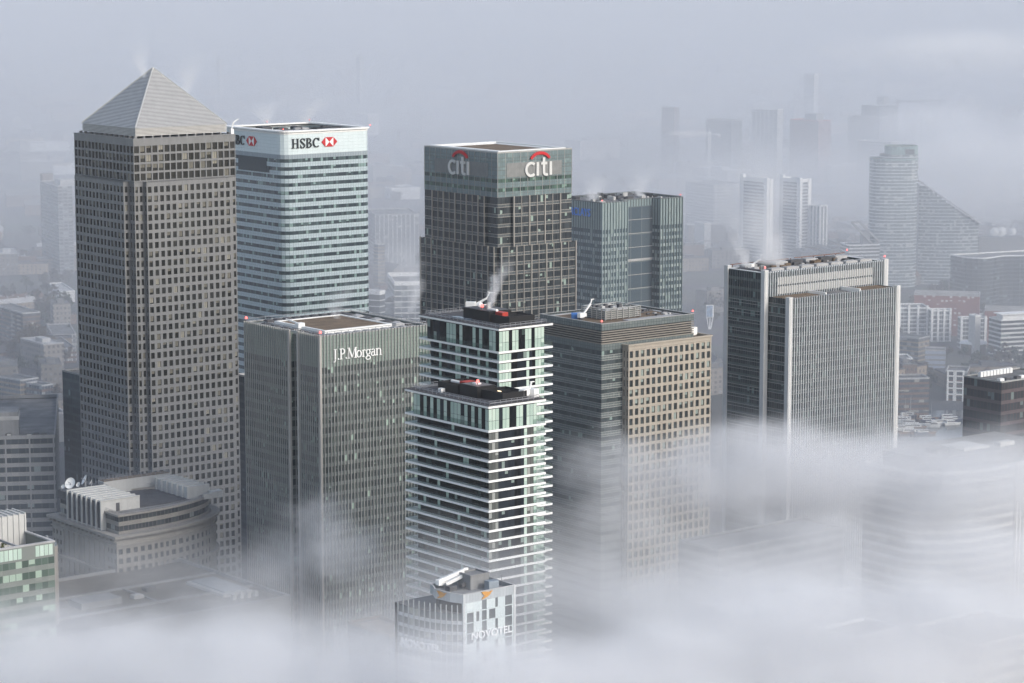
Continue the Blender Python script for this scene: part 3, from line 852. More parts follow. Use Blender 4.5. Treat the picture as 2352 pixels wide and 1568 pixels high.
def apartment_pair():
    r1, L, W = striped_tower(1146, 755.5, 168, 1270, 962, 'taller rear white-banded tower with black plant box and steaming flue on its roof', 0, 3.1, 7.5)
    h = 168
    m = M()
    m.box(6.2, 15.5, 13, 27, h + .04, h + 3.8)
    enc = m.build('plant_enclosure', MT['black'], r1)
    m = M(); m.prism(rect(6.7, 15.0, 13.5, 26.5), h + 3.0, h + 3.83); m.build('plant_roof', paint('plant_roof_deck', (.12, .12, .125), .2, .3, .9, streak=False), enc)
    m = M(); m.ring(rect(7, 17.6, 3.4, 12.8), rect(7.25, 17.35, 3.65, 12.55), h + .04, h + 2.9)
    for i in range(5): m.box(7.25, 17.35, 4.5 + i * 1.8, 4.7 + i * 1.8, h + 2.3, h + 2.5)
    m.build('plant_screen', MT['black'], r1)
    m = M(); m.box(8.2, 10.6, 8.6, 12.3, h + .5, h + 3.7); m.build('chiller_box', MT['red'], r1)
    m = M()
    for i in range(5): m.cyl((9.4, 12.9 + i * .95, h + 3.9), .5, .8, 10, axis=(0, 1, 0))
    m.build('duct', MT['white'], r1)
    m = M(); m.cyl((9.2, 17.5, h + 3.8), .5, 2.2, 12); m.cyl((10.4, 18.4, h + 3.8), .5, 2.0, 12); m.build('flue', MT['plant'], r1)
    m = M(); m.box(3.2, 5.9, 22, 30, h + .1, h + .6); m.build('solar_panel', paint('solar_panel_blue', (.10, .14, .19), .2, .5, .2, .8), r1)
    t = empty('satellite_dish', r1.matrix_basis @ Vector((9, 21.5, h + 3.84)), GRID, 'small white dish and aerial on the black plant box roof', 'dish')
    m = M(); m.cyl((0, 0, 1.2), .9, .25, 14, axis=(-.5, -.6, .4), r2=.5); m.build('dish', MT['white'], t)
    m = M(); m.cyl((0, 0, 0), .1, 1.3, 8); m.beam((.3, .3, 1.0), (3, -1.2, 1.1), .3); m.cyl((2.6, -1, 0), .08, 1.8, 6); m.build('mast', MT['white'], t)
    red_light(r1, (7.8, 18.8, h + 3.8), .55)
    crane_bmu(r1.matrix_basis @ Vector((L - 3.2, W - 3.5, h + .2)), GRID, 'white roof crane with raised jib standing on the taller banded tower', 5.5, 4.3, 1.0, -50)
    r2, L, W = striped_tower(1122, 934, 152, 1254, 929.5, 'shorter front white-banded tower with long black plant screen on its roof', 1, 3.1, 7.4)
    h = 152
    m = M(); m.box(6.5, 13.5, 14, 23, h + .04, h + 3.6); enc = m.build('plant_enclosure', MT['black'], r2)
    m = M(); m.prism(rect(7, 13, 14.5, 22.5), h + 3.0, h + 3.64); m.build('plant_roof', paint('plant_roof_deck', (.16, .16, .16), .2, .3, .9, streak=False), enc)
    m = M(); m.ring(rect(6, 16.5, 23.2, 33.5), rect(6.25, 16.25, 23.45, 33.25), h + .04, h + 3.0); m.ring(rect(8, 17.5, 3.2, 13.8), rect(8.25, 17.25, 3.45, 13.55), h + .04, h + 2.8)
    for i in range(4): m.box(8.25, 17.25, 4.6 + i * 2.2, 4.8 + i * 2.2, h + 2.2, h + 2.4)
    m.build('plant_screen', MT['black'], r2)
    m = M(); m.box(10, 14, 24.5, 27.5, h + .5, h + 3.4); m.build('chiller_box', MT['red'], r2)
    m = M()
    for i in range(5): m.cyl((11 , 28.3 + i * .95, h + 2.7), .5, .8, 10, axis=(0, 1, 0))
    m.build('duct', MT['white'], r2)
    m = M(); m.box(11, 11.3, 8, 9.6, h + 2.45, h + 2.6); m.build('work_light', MT['lamp'], r2)
    m = M(); m.box(8.6, 10.6, 17.2, 19.2, h + 3.66, h + 4.1); m.build('roof_hatch', MT['white'], r2)
    red_light(r2, (9.0, 17.0, h + 3.64), .55)
    for q in ((4.2, 29.5), (9.5, 6)):
        m = M(); m.box(q[0], q[0] + 1.6, q[1], q[1] + 1.6, h + .1, h + 1.3); m.build('fan_unit', MT['white'], r2)
    t = crane_bmu(r2.matrix_basis @ Vector((L - 5.0, 4.6, h + .2)), GRID, 'white roof crane with folded jib beside the black plant screen', 3.6, 2.6, .95, 20)
    m = M(); m.box(2.2, 4.9, -2.4, -.4, 0, 2.6); m.build('counterweight', MT['white'], t)
    return r1, r2

# ================================================================== glass tower with the tan stone front
def tan_front_tower():
    h = 148.0
    p, L, W = place(1382, 744.5, h, 1593.6, 1240)
    root = empty('stone_fronted_glass_tower', p, GRID, 'grey-green glass tower with tan stone window grid standing on its front', 'tower')
    sq = rect(0, L, 0, W)
    g = glass('green_grey_glass', (.035, .046, .05), (.075, .092, .095), (.24, .31, .28), .07, frame=(.05, .058, .06), fu=.05, fv=.03, rough=.12, cluster=.3)
    sp = glass('green_grey_spandrel', (.12, .145, .145), (.15, .175, .172), (.16, .185, .18), .1, frame=(.065, .075, .077), fu=.06, fv=.06, rough=.25)
    storeys(root, sq, 0, h - 10.4, 3.75, 1.4, 1.9, [g, sp], split_sp=2)
    storeys(root, sq, h - 10.4, h - 7.9, 1.25, 1.4, 0, [sp, sp], name='glass_row')
    storeys(root, sq, h - 2.6, h - .05, 1.27, 1.4, 0, [sp, sp], name='glass_row')
    rails(root, edges(sq), 0, h - 10.4, 3.75, (0, .9, 1.85), .14, .12, MT['mull'])
    m = M(); m.prism(inset(sq, .8), h - 8, h - 2.5); m.build('louvre_void', MT['black'], root)
    lv = paint('brown_louvre', (.27, .25, .22), .15, .3, .6)
    m = M()
    for k in range(6):
        z = h - 7.85 + k * .9
        m.ring(inset(sq, -.1), inset(sq, .75), z, z + .36)
    m.build('louvre_blade', lv, root)
    c = M(); c.prism(inset(sq, .5), 0, h - 8.2, m=0); c.prism(inset(sq, 1.2), h - 8.1, h - .9, m=0, top=1); c.build('dark_interior', [MT['dark'], MT['gravel']], root)
    m = M(); m.ring(inset(sq, -.15), inset(sq, .6), h - .05, h + .12); m.build('parapet', MT['mull'], root)
    m = M(); m.ring(inset(sq, 1.3), inset(sq, 2.7), h - .88, h - .6); m.box(L - 30, L - 5, 4.2, 8, h - .88, h - .5); m.build('roof_walkway', MT['roofpale'], root)
    # stone front
    a, bq, dp, zt = 10.6, L + 6.2, 3.6, h - 9.0
    poly = [(a, .05), (a, -dp), (bq, -dp), (bq, 24), (L + .05, 24), (L + .05, .05)]
    m, panes = M(), []
    es = edges(poly)
    win = glass('stone_front_window', (.022, .028, .03), (.06, .075, .075), (.28, .33, .30), .08, blind=(.30, .36, .33), p_blind=.3, frame=(.05, .06, .06), fu=.04, split=True, rough=.12)
    rows = int(round((zt - 1.8 - 2) / 3.75))
    for ed, cols in ((es[0], 2), (es[1], 15), (es[2], 9), (es[3], 2)):
        punched(m, ed, 0, ed.len, 2, zt - 1.6, cols, rows, .60 if cols > 2 else .5, .70, .5, panes)
        m.q(ed.p(0, zt - 1.6), ed.p(ed.len, zt - 1.6), ed.p(ed.len, zt), ed.p(0, zt))
    m.build('stone_front', MT['tan'], root)
    panes.sort(key=lambda q: -(q[2] * .01 + (3 if q[0].n.y < -.5 else 0) + (1 if q[0].n.x < -.5 else 0)))
    windows(root, panes, win)
    m = M(); m.prism(inset(poly, .55), 0, zt - .5, m=0, top=1); m.build('stone_front_roof', [MT['dark'], MT['gravel']], root)
    m = M()
    for ed in es[:4]: m.ebox(ed, -.35, ed.len + .35, zt - .1, zt + .5, -.5, .45); m.ebox(ed, -.2, ed.len + .2, zt - 1.5, zt - 1.25, -.1, .2)
    m.build('cornice', MT['tan'], root)
    # rooftop plant screen
    q = rect(12, 30, 12, 26)
    m = M()
    for k in range(5): m.ring(q, inset(q, .3), h - .5 + k * .75, h - .5 + k * .75 + .34)
    m.ring(inset(q, -.25), inset(q, .5), h + 3.3, h + 3.6)
    for ed in edges(q):
        for i in range(int(ed.len / 3) + 1): m.ebox(ed, i * 3 - .12, i * 3 + .12, h - .8, h + 3.6, -.1, .35)
    m.build('plant_screen', MT['mull'], root)
    m = M(); m.prism(inset(q, .9), h - .9, h + 2.4, m=0, top=1); m.build('plant_core', [paint('plant_core_green', (.15, .18, .175), .4, .4, .6), MT['roofpale']], root)
    rnd = random.Random(3); bx = []
    for i in range(12):
        x, y = rnd.uniform(13, 27), rnd.uniform(13, 24); bx.append((x, x + 1.6, y, y + 1.4, h + 2.42 + i * .004, h + 3.2 + rnd.random() * .6, i % 2))
    for i in range(16):
        x = rnd.uniform(33, L - 3); y = rnd.uniform(8, 22); bx.append((x, x + rnd.uniform(.6, 2), y, y + rnd.uniform(.6, 1.6), h - .86 + i * .004, h - .2, i % 2))
    units(root, bx, [MT['plant'], MT['plantdark']])
    for z in ((.3, .3), (L - .3, .3)): red_light(root, (*z, h + .12), .4)
    t = crane_bmu(root.matrix_basis @ Vector((6, 19.5, h - .6)), GRID, 'white roof crane with pointed jib beside the blue tarpaulin', 7.2, 6.8, .8, 10)
    t = M(); t.box(-1.6, 1.6, -1.3, 1.3, 0, 1.7); t.cyl((-1.7, 0, 1.4), 1.0, 3.4, 10, axis=(1, 0, 0))
    tag(t.build('tarpaulin_cover', MT['blue'], None, loc=root.matrix_basis @ Vector((6.4, 23.2, h - .86))), 'bright blue tarpaulin heap on the stone-fronted tower roof', 'tarpaulin')
    m = M(); m.box(-1.4, 1.4, -1.4, 1.4, .4, 3.2); m.box(-1.2, 1.2, -1.2, 1.2, 0, .4)
    o = m.build('vent_box', MT['white'], None, loc=root.matrix_basis @ Vector((L + 2, 3.0, zt + .1))); o.rotation_euler[2] = R(GRID)
    tag(o, 'small white vent box on top of the tan stone front', 'vent box')
    return root

# ================================================================== finned slab with white pylons
paint_pylon = paint('white_pylon', (.60, .60, .59), .12, .2, .5)
def pylon_tower():
    h = 154.0
    p, L, W = place(1757, 627, h, 2034, 1668)
    root = empty('finned_slab_tower', p, GRID, 'grey-green finned slab tower with tall white pylons at its corners and steam on top', 'tower')
    h2, dp = h - 10.0, 12.5
    g = glass('finned_glass', (.022, .032, .036), (.052, .07, .074), (.16, .22, .21), .08, frame=(.05, .06, .063), fu=.05, fv=.02, rough=.12, cluster=.2)
    sp = glass('finned_spandrel', (.085, .115, .118), (.11, .14, .142), (.13, .16, .16), .15, frame=(.05, .06, .062), fu=.05, fv=.06, rough=.25)
    up = rect(0, L, 0, W); lo = rect(2.5, L - 5.4, -dp, .0)
    storeys(root, up, 0, h - .2, 4.15, 1.42, 1.35, [g, sp])
    storeys(root, lo, 0, h2 - .2, 4.15, 1.42, 1.35, [g, sp], name='front_storey')
    fin = paint('white_fin', (.50, .52, .53), .1, .3, .45)
    eR, eRl = E((0, 0), (L, 0)), E((2.5, -dp), (L - 5.4, -dp))
    fins(root, [eR], h2 - 1, h + .6, 1.42, .34, .6, fin, 'fin'); fins(root, [eRl], 0, h2 + .3, 1.42, .34, .6, fin, 'fin')
    eL, eLl = E((0, W), (0, 0)), E((2.5, 0), (2.5, -dp))
    fins(root, [eL], 0, h, 1.42, .1, .12, MT['mulldark'], 'mullion'); fins(root, [eLl], 0, h2, 1.42, .1, .12, MT['mulldark'], 'mullion')
    rails(root, [eL, eLl], 0, h2, 4.15, (0, 1.3), .15, .22, MT['mull']); rails(root, [eRl], 0, h2, 4.15, (0, 1.35), .16, .3, MT['mull'])
    m = M()
    for z0, z1 in ((h - 5.6, h - 2.4), (h - 9.6, h - 6.4)): m.ebox(eR, 7.5, L - 8, z0, z1, -.1, .3)
    m.build('louvre_panel', paint('pale_louvre_panel', (.40, .40, .39), .12, .4, .6), root)
    for q, z in (((-.6, -.5), h + 1.2), ((-.6, W - 1.6), h + 1.2), ((L - .9, -.5), h + .8), ((1.9, -dp - .5), h2 + .6), ((L - 6.2, -dp - .5), h2 + .6)):
        m = M(); m.box(q[0], q[0] + 2.3, q[1], q[1] + 2.3, 0, z); m.build('corner_pylon', paint_pylon, root)
    c = M(); c.prism(inset(up, .5), 0, h - 1.6, m=0, top=1); c.prism(inset(lo, .5), 0, h2 - .8, m=0, top=1); c.build('dark_interior', [MT['dark'], MT['roofgrey']], root)
    m = M(); m.prism(rect(3.4, 25, -dp + .7, -.8), h2 - .75, h2 - .3); m.prism(rect(46, L - 6.2, -dp + .7, -.8), h2 - .75, h2 - .3); m.build('gravel_roof', MT['gravel'], root)
    m = M(); m.box(24.6, 25.4, -dp + .7, -.8, h2 - .75, h2 + .9); m.box(45.4, 46.2, -dp + .7, -.8, h2 - .75, h2 + .9); m.ring(inset(up, .2), inset(up, 1.3), h - .2, h + .1); m.build('roof_upstand', MT['white'], root)
    rnd = random.Random(5); bx = []
    for i in range(7): bx += [(5 + i * 9.2, 12.4 + i * 9.2, W - 6.5, W - 3, h - 1.5, h + 1.3, i % 2), (7 + i * 9, 14.5 + i * 9, 3.2, 6.6, h - 1.5, h + .9, 0)]
    bx += [(2, 4.6, 4, W - 7, h - 1.5, h + .4, 1), (28, L - 14, W / 2 - 2, W / 2 + 3, h - 1.5, h - .3, 2)]
    for i in range(34):
        x, y = rnd.uniform(3, L - 5), rnd.uniform(7, W - 7); bx.append((x, x + rnd.uniform(.8, 3), y, y + rnd.uniform(.8, 2.5), h - 1.49 + i * .004, h + rnd.uniform(-.4, 1.0), rnd.choice((0, 1, 2))))
    units(root, bx, [MT['roofpale'], MT['plantdark'], MT['gravel']])
    m = M()
    m.beam((2, W - .6, h + 1.4), (L * .5, W - .6, h + 1.4), .35); m.beam((L * .55, W - .6, h + 1.6), (L - 2, W - .6, h + 1.6), .35)
    for i in range(10): m.box(3 + i * 7, 3.3 + i * 7, W - .8, W - .5, h - .5, h + 1.6)
    m.build('cradle_rail', paint('rust_rail', (.22, .13, .10), .3, .4, .8), root)
    for q, z in (((.4, .4), h + 1.3), ((L - .2, .4), h + .9), ((L - .5, W - .8), h + 1.8)): red_light(root, (*q, z), .4)
    crane_bmu(root.matrix_basis @ Vector((8, W - 7, h - .6)), GRID, 'white roof crane with long flat jib on the finned slab roof', 14, 4.2, .8, 25)
    return root
# ================================================================== generic block with storeys, roof and parapet
def block(name, label, cat, Xf, Yf, h, Xr, Xl, b=GRID, fh=3.4, pane=3.0, sp=1.3, mats=None, roof='roofgrey', trim='concrete', par=.8, group=None, poly=None, base=0.0, mw=110, split_sp=1, trim_d=.12):
    p, L, W = place(Xf, Yf, h, Xr, Xl, b)
    L, W = min(L, 140), min(W, mw)
    root = empty(name, p, b, label, cat, group)
    pl = poly(L, W) if poly else rect(0, L, 0, W)
    storeys(root, pl, base, h - par, fh, pane, sp, mats, split_sp=split_sp)
    m = M(); m.ring(inset(pl, -trim_d), inset(pl, .5), h - par, h); m.build('parapet', MT[trim] if isinstance(trim, str) else trim, root)
    m = M(); m.prism(inset(pl, .4), base, h - par - .25, m=0, top=1); m.build('roof', [MT['dark'], MT[roof] if isinstance(roof, str) else roof], root)
    return root, L, W, pl

def bez(a, c, b, n=10):
    return [tuple(Vector(a) * (1 - t) ** 2 + Vector(c) * 2 * t * (1 - t) + Vector(b) * t * t) for t in [i / n for i in range(n + 1)]]

G_OFF = glass('grey_office_glass', (.03, .036, .042), (.06, .07, .08), (.2, .24, .24), .08, frame=(.08, .09, .09), fu=.06, rough=.15)
G_PALE = glass('pale_window_glass', (.05, .06, .07), (.12, .14, .16), (.3, .33, .33), .12, frame=(.3, .31, .31), fu=.08, rough=.2)
S_CONC = glass('concrete_spandrel', (.20, .205, .21), (.23, .235, .24), (.25, .25, .25), .1, rough=.8)
S_WHITE = glass('white_spandrel', (.55, .55, .54), (.6, .6, .59), (.62, .62, .6), .1, rough=.7)
S_DARK = glass('dark_spandrel', (.06, .07, .075), (.075, .085, .09), (.08, .09, .1), .1, rough=.4)
S_BRICK = glass('brick_spandrel', (.13, .085, .06), (.16, .10, .075), (.17, .11, .08), .1, rough=.9)
S_YEL = glass('yellow_brick_spandrel', (.26, .20, .13), (.30, .23, .15), (.3, .24, .16), .1, rough=.9)
S_RED = glass('red_wall_spandrel', (.24, .10, .09), (.27, .115, .10), (.28, .12, .1), .1, rough=.9)

# ================================================================== curved stone office with dishes
def curved_stone_office():
    h = 78.0
    p, L, W = place(264, 1233, h, 497, 106)
    L += 15.0
    root = empty('curved_stone_office', p, GRID, 'pale stone office with curved end, bracketed cornice and white plant rooms on its roof', 'office block')
    def plan(d=0.0, g=0.0):
        x0 = 8.0
        pts = [(d, d), (x0, d)]
        rx, ry = L - x0 - d, W / 2 - d
        for i in range(1, 20):
            a = R(-90 + 180 * i / 20)
            pts.append((x0 + rx * abs(math.cos(a)) ** .9, W / 2 + ry * math.sin(a)))
        return pts + [(x0, W - d), (d, W - d)]
    base = plan(1.6)
    win = glass('stone_office_window', (.03, .035, .04), (.07, .08, .085), (.25, .27, .26), .08, frame=(.12, .12, .115), fu=.05, split=True, rough=.15)
    m, panes = M(), []
    es = edges(base)
    rows = int((h - 8) / 3.55); zt = h - 4.6; z0 = zt - rows * 3.55
    for e in es:
        if e.t.y < -.9:                                   # the flat end: windows in two clusters with a ribbed field between
            punched(m, e, 0, 7.6, z0, zt, 3, rows, .48, .5, .4, panes); punched(m, e, e.len - 7.6, e.len, z0, zt, 3, rows, .48, .5, .4, panes)
            m.q(e.p(7.6, z0), e.p(e.len - 7.6, z0), e.p(e.len - 7.6, zt), e.p(7.6, zt))
            for k in range(9):
                s = 9 + (e.len - 18) * k / 8; m.ebox(e, s - .3, s + .3, z0, zt, -.1, .35)
        else:
            n = max(1, round(e.len / 2.9))
            punched(m, e, 0, e.len, z0, zt, n, rows, .56, .58, .4, panes)
        m.q(e.p(0, zt), e.p(e.len, zt), e.p(e.len, h - 1.1), e.p(0, h - 1.1)); m.q(e.p(0, 0), e.p(e.len, 0), e.p(e.len, z0), e.p(0, z0))
    m.build('stone_wall', MT['stone'], root)
    panes.sort(key=lambda q: -(q[2] + (30 if q[0].n.y < -.3 else 0) + (25 if q[0].n.x < -.5 else -20)))
    windows(root, panes, win)
    m = M(); m.prism(inset(base, .6), 0, h - 1.2, m=0, top=1); m.build('dark_interior', [MT['dark'], MT['roofgrey']], root)
    m = M()
    m.ring(plan(0), plan(3.2), h - 1.2, h - .2); m.ring(inset(base, -.45), inset(base, .1), zt + .3, zt + .8)
    m.build('cornice', MT['stone'], root)
    eL = E((1.6, W - 1.6), (1.6, 1.6)); m = M()
    for k in range(17):
        s = (eL.len) * k / 16; m.ebox(eL, s - .45, s + .45, h - 2.3, h - 1.22, -.1, 1.35)
    m.build('cornice_bracket', MT['stone'], root, kind='stuff')
    # the wide sill floors lower on the curve
    m = M(); m.ring(plan(.3), plan(1.7), h - 15.2, h - 14.2); m.build('ledge', MT['stone'], root)
    # set-back floors
    s1 = plan(4.0)
    storeys(root, s1, h - .9, h + 6.2, 3.5, 3.0, 1.6, [win, glass('setback_stone', (.24, .23, .21), (.27, .255, .23), (.28, .27, .24), .1, rough=.85)], name='setback_storey')
    m = M(); m.ring(plan(3.4), plan(6.2), h + 6.2, h + 6.9); m.prism(plan(4.2), h + 5.6, h + 6.1, m=1); m.build('upper_cornice', [MT['stone'], MT['roofgrey']], root)
    m = M(); railing(m, plan(3.9), h + 6.9, 1.2, 2.2, .09, True); railing(m, plan(1.2)[1:-1], h - .2, 1.1, 2.2, .09); m.build('roof_railing', MT['rail'], root)
    pw = paint('white_plant_room', (.52, .52, .50), .12, .3, .7)
    m = M(); x0, x1, y0, y1 = 2.6, 18.5, 13.5, W - 13
    m.box(x0, x1, y0, y1, h - .6, h + 10.6)
    for k in range(8):
        y = y0 + (y1 - y0) * k / 7; m.box(x0 - .8, x0 + .2, y - .28, y + .28, h - .6, h + 10.7); m.box(x0 - .8, x1, y - .3, y + .3, h + 10.62, h + 11.0)
    room = m.build('plant_room', pw, root)
    m = M()
    for k in range(7):
        a, b = y0 + (y1 - y0) * k / 7 + .35, y0 + (y1 - y0) * (k + 1) / 7 - .35; m.box(x0 - .25, x0 - .02, a, b, h + .3, h + 10)
    m.build('louvre_opening', MT['plantdark'], room)
    m = M(); m.box(8.4, 9.9, y0 - .12, y0 - .02, h + 6.2, h + 9.3); m.build('door', MT['plantdark'], room)
    m = M(); m.box(3, 20, W - 12.8, W - 4, h + 6.3, h + 9.5); m.build('dish_deck', MT['plantdark'], root)
    m = M(); railing(m, rect(3.2, 19.8, W - 12.6, W - 4.2), h + 9.5, 1.1, 2, .09, True); m.build('deck_railing', MT['rail'], root)
    m = M(); m.box(20, L - 9, W - 9, W - 4.5, h + 6, h + 11.0, m=0); m.box(20.4, L - 9.4, W - 8.6, W - 4.9, h + 11.02, h + 11.2, m=1); m.build('back_block', [pw, MT['gravel']], root)
    m = M(); railing(m, rect(20.2, L - 9.2, W - 8.8, W - 4.7), h + 11, 1.1, 2, .09, True); m.build('back_railing', MT['rail'], root)
    m = M(); m.box(L - 17, L - 8, 16, W - 12, h + 6, h + 10.2)
    for k in range(7):
        y = 16.4 + (W - 28.8) * k / 6; m.box(L - 17.7, L - 7.8, y - .35, y + .35, h + 6, h + 10.8)
    m.box(L - 9, L - 4, 12.5, 15.5, h + 6, h + 8.4); m.box(L - 13, L - 9, 12, 13, h + 6, h + 8)
    m.build('plant_room', pw, root)
    m = M(); m.box(19.5, L - 18, 14, W - 10, h + 6.15, h + 6.3); m.build('roof_well', MT['plantdark'], root)
    # dishes standing on the deck
    for (x, y, r, az, lab) in ((6.0, W - 8.8, 2.2, 205, 'large white satellite dish at the near corner of the curved office roof deck'), (14.0, W - 5.6, 2.0, 160, 'tilted white satellite dish further back on the curved office roof deck'),
                               (16.0, W - 6.6, 1.1, 150, 'small white satellite dish beside the tilted one'), (10.2, W - 7.2, 1.0, 190, 'small white satellite dish between the two large ones'), (4.2, W - 6.2, .8, 200, 'smallest white satellite dish by the deck corner railing')):
        t = empty('satellite_dish', root.matrix_basis @ Vector((x, y, h + 9.52)), GRID, lab, 'dish', 'dishes on the curved office roof')
        ax = Vector((math.cos(R(az)), math.sin(R(az)), .55)).normalized()
        m = M(); hub = Vector((0, 0, r + .5)); prev = None
        for i in range(5):
            rr = r * i / 4 + .02; off = .28 * r * (i / 4) ** 2
            xx = ax.orthogonal().normalized(); yy = ax.cross(xx)
            cur = [hub + ax * off + (xx * math.cos(2 * math.pi * j / 18) + yy * math.sin(2 * math.pi * j / 18)) * rr for j in range(18)]
            if prev:
                for j in range(18): m.q(prev[j], prev[(j + 1) % 18], cur[(j + 1) % 18], cur[j])
            prev = cur
        m.build('dish', MT['white'], t)
        m = M(); m.cyl((0, 0, 0), .18 * r, r + .4, 8); m.beam(hub, hub + ax * r * .9, .1 * r); m.build('mount', MT['rail'], t)
    return root

# ================================================================== hotel with the curved front
def hotel_tower():
    h = 128.0
    p, L, W = place(1064.4, 1366, h, 1183.5, 983.6)
    root = empty('hotel_tower', p, GRID, 'pale hotel tower with curved finned front, orange bird emblems and white lettering, rising from fog', 'hotel')
    zt = h - 5.0
    curve = bez((-6.6, 18.8), (-6.4, 5.5), (0, 0), 12)
    body = curve + [(L, 0), (L, 22), (-6.6, 22)]
    g = glass('hotel_glass', (.10, .115, .125), (.18, .20, .21), (.36, .37, .33), .25, frame=(.32, .34, .35), fu=.05, rough=.15)
    sp = glass('hotel_white_band', (.50, .52, .53), (.54, .56, .57), (.55, .57, .57), .1, rough=.5)
    m = M()
    ce = [E(curve[i], curve[i + 1]) for i in range(12)]
    for e in ce:
        m.q(e.p(0, 0), e.p(e.len, 0), e.p(e.len, .95), e.p(0, .95), m=1)
        for k in range(1): m.q(e.p(0, .95, -.12), e.p(e.len, .95, -.12), e.p(e.len, 2.75, -.12), e.p(0, 2.75, -.12), m=0)
    me = m.data('curved_storey', [g, sp])
    n = int(zt / 2.75)
    for k in range(n):
        o = bpy.data.objects.new('curved_storey', me); col.objects.link(o); o.parent = root; o.location = (0, 0, zt - (k + 1) * 2.75)
    m = M()
    for q in curve: m.cyl((q[0] - .25, q[1] - .12, 0), .17, zt + 2.3, 6)
    m.build('front_fin', paint('grey_fin', (.33, .35, .36), .1, .3, .45), root)
    # right-hand face: pale panels, scattered dark windows
    eR = E((0, 0), (L, 0)); rnd = random.Random(6)
    pn = glass('pale_hotel_panel', (.50, .56, .57), (.56, .62, .62), (.56, .62, .62), .1, frame=(.30, .33, .34), fu=.01, fv=.012, rough=.35)
    wn = glass('hotel_side_window', (.09, .10, .11), (.17, .185, .195), (.3, .33, .31), .2, rough=.12)
    xs = [0, 1.1, 3.2, 4.1, 5.0, 5.9, 7.4, 8.2, 10.2, 11.0, 13.4, L - 1.0, L] if L > 15 else [L * i / 12 for i in range(13)]
    for k in range(n + 1):
        z0 = zt - k * 2.75; z1 = min(z0 + 2.75, h - 2.3)
        if k == n: z0 = 0
        m = M(); m.q(eR.p(0, z0), eR.p(L, z0), eR.p(L, z0 + .28), eR.p(0, z0 + .28), m=0)
        for i in range(12):
            dk = i in ((1, 3, 5, 8, 10) if k % 2 == 0 else (1, 3, 5, 7, 10)) and (rnd.random() < .78)
            d = -.1 if dk else 0
            m.q(eR.p(xs[i], z0 + .28, d), eR.p(xs[i + 1], z0 + .28, d), eR.p(xs[i + 1], z1, d), eR.p(xs[i], z1, d), m=1 if dk else 0)
        m.build('side_storey', [pn, wn], root)
    m = M(); m.box(-.12, .5, -.12, .5, 0, h + .05); m.box(L - .6, L + .1, -.1, .5, 0, h + .05); m.build('corner_post', paint('grey_post', (.48, .50, .51), .1, .3, .5), root)
    top = [(-.3, 12.5), (-2.2, 9), (-1.6, 3.6), (0, 0), (L, 0), (L, 14), (0, 14)]
    gp = glass('grey_parapet_panel', (.36, .39, .41), (.40, .43, .45), (.4, .43, .45), .1, frame=(.2, .22, .23), fu=.03, rough=.35)
    storeys(root, top, h - 2.3, h, 2.3, 1.0, 0, [gp, gp], name='parapet_panel')
    m = M(); m.prism(inset(top, .9), h - 2.3, h - .9); m.prism(inset(top, 1.2), zt - .1, h - 2.3, m=1); m.build('roof', [MT['concrete'], MT['dark']], root)
    m = M(); m.ring(inset(top, -.06), inset(top, .3), h, h + .12); m.build('parapet_cap', MT['roofpale'], root)
    m = M(); m.prism(inset(body, .7), 0, zt - .1, m=0, top=1); m.build('dark_interior', [MT['dark'], MT['roofgrey']], root)
    m = M(); m.box(6.5, 12.5, 5.5, 11.0, h - .9, h + 2.6); m.ring(rect(6.4, 12.6, 5.4, 11.1), rect(6.9, 12.1, 5.9, 10.6), h + 2.6, h + 3.0); m.build('lift_room', MT['concrete'], root)
    m = M(); m.box(9.5, 12.6, 1.6, 3.6, h - .9, h + 1.6); m.build('plant_box', paint('blue_grey_plant', (.25, .29, .33), .2, .3, .6), root)
    for q in ((11.5, 12.8), (14.6, 3)):
        m = M(); m.cyl((q[0], q[1], h), .07, 2.4, 6); m.build('aerial', MT['rail'], root)
    birdm = paint('orange_sign', (.55, .26, .04), .08, .4, .5)
    bird = [(0.52, 0.37), (1.09, -0.14), (0.6, -0.28), (0.0, -0.92), (1.7, -0.48), (2.74, 0.11), (3.11, 0.64), (3.48, 0.8), (3.6, 0.99), (2.88, 0.92), (2.48, 0.62), (2.16, 0.89), (1.07, 1.03), (0.0, 1.03)]
    m = M(); plate(m, eR, [(5.6 + a, h - 1.15 + b) for a, b in bird], .1, .3); m.build('sign_emblem', birdm, root)
    e2 = E((-2.2, 9), (-1.6, 3.6)); m = M(); plate(m, e2, [(1.0 + a * .95, h - 1.15 + b) for a, b in bird], .1, .3); m.build('sign_emblem', birdm, root)
    lw = paint('sign_white', (.80, .81, .82), .03, .4, .4)
    text_on(root, eR, L * .53, h - 12.0, 1.9, 'NOVOTEL', lw, width=L * .78, bold=.02, depth=.25, d=.15)
    tot = sum(e.len for e in ce)
    def on_curve(s, z, d):
        for e in ce:
            if s <= e.len: return e.p(s, z, d)
            s -= e.len
        return ce[-1].p(s + ce[-1].len, z, d)
    text_on(root, None, tot * .42, h - 15.0, 1.9, 'NOVOTEL', lw, width=tot * .62, bold=.02, depth=.5, d=.6, path=on_curve)
    t = empty('roof_crane', root.matrix_basis @ Vector((2.6, 8.5, h - .9)), GRID, 'white articulated crane folded along the hotel roof', 'crane')
    m = M(); m.box(-1.2, 1.2, -1, 1, 0, 1.2); m.build('wheel_base', MT['plantdark'], t)
    m = M(); m.box(-1.5, 1.6, 3.2, 4.7, .8, 2.2); m.beam((-1.2, 3.8, 1.8), (5.2, 1.6, 4.2), .95); m.beam((0, 2.2, 1.2), (4.4, .6, 3.2), .8); m.build('boom', MT['white'], t)
    m = M(); m.cyl((2.2, -1.2, 1.0), .55, 3.6, 10, axis=(1, .4, .1)); m.build('hose_drum', MT['plantdark'], t)
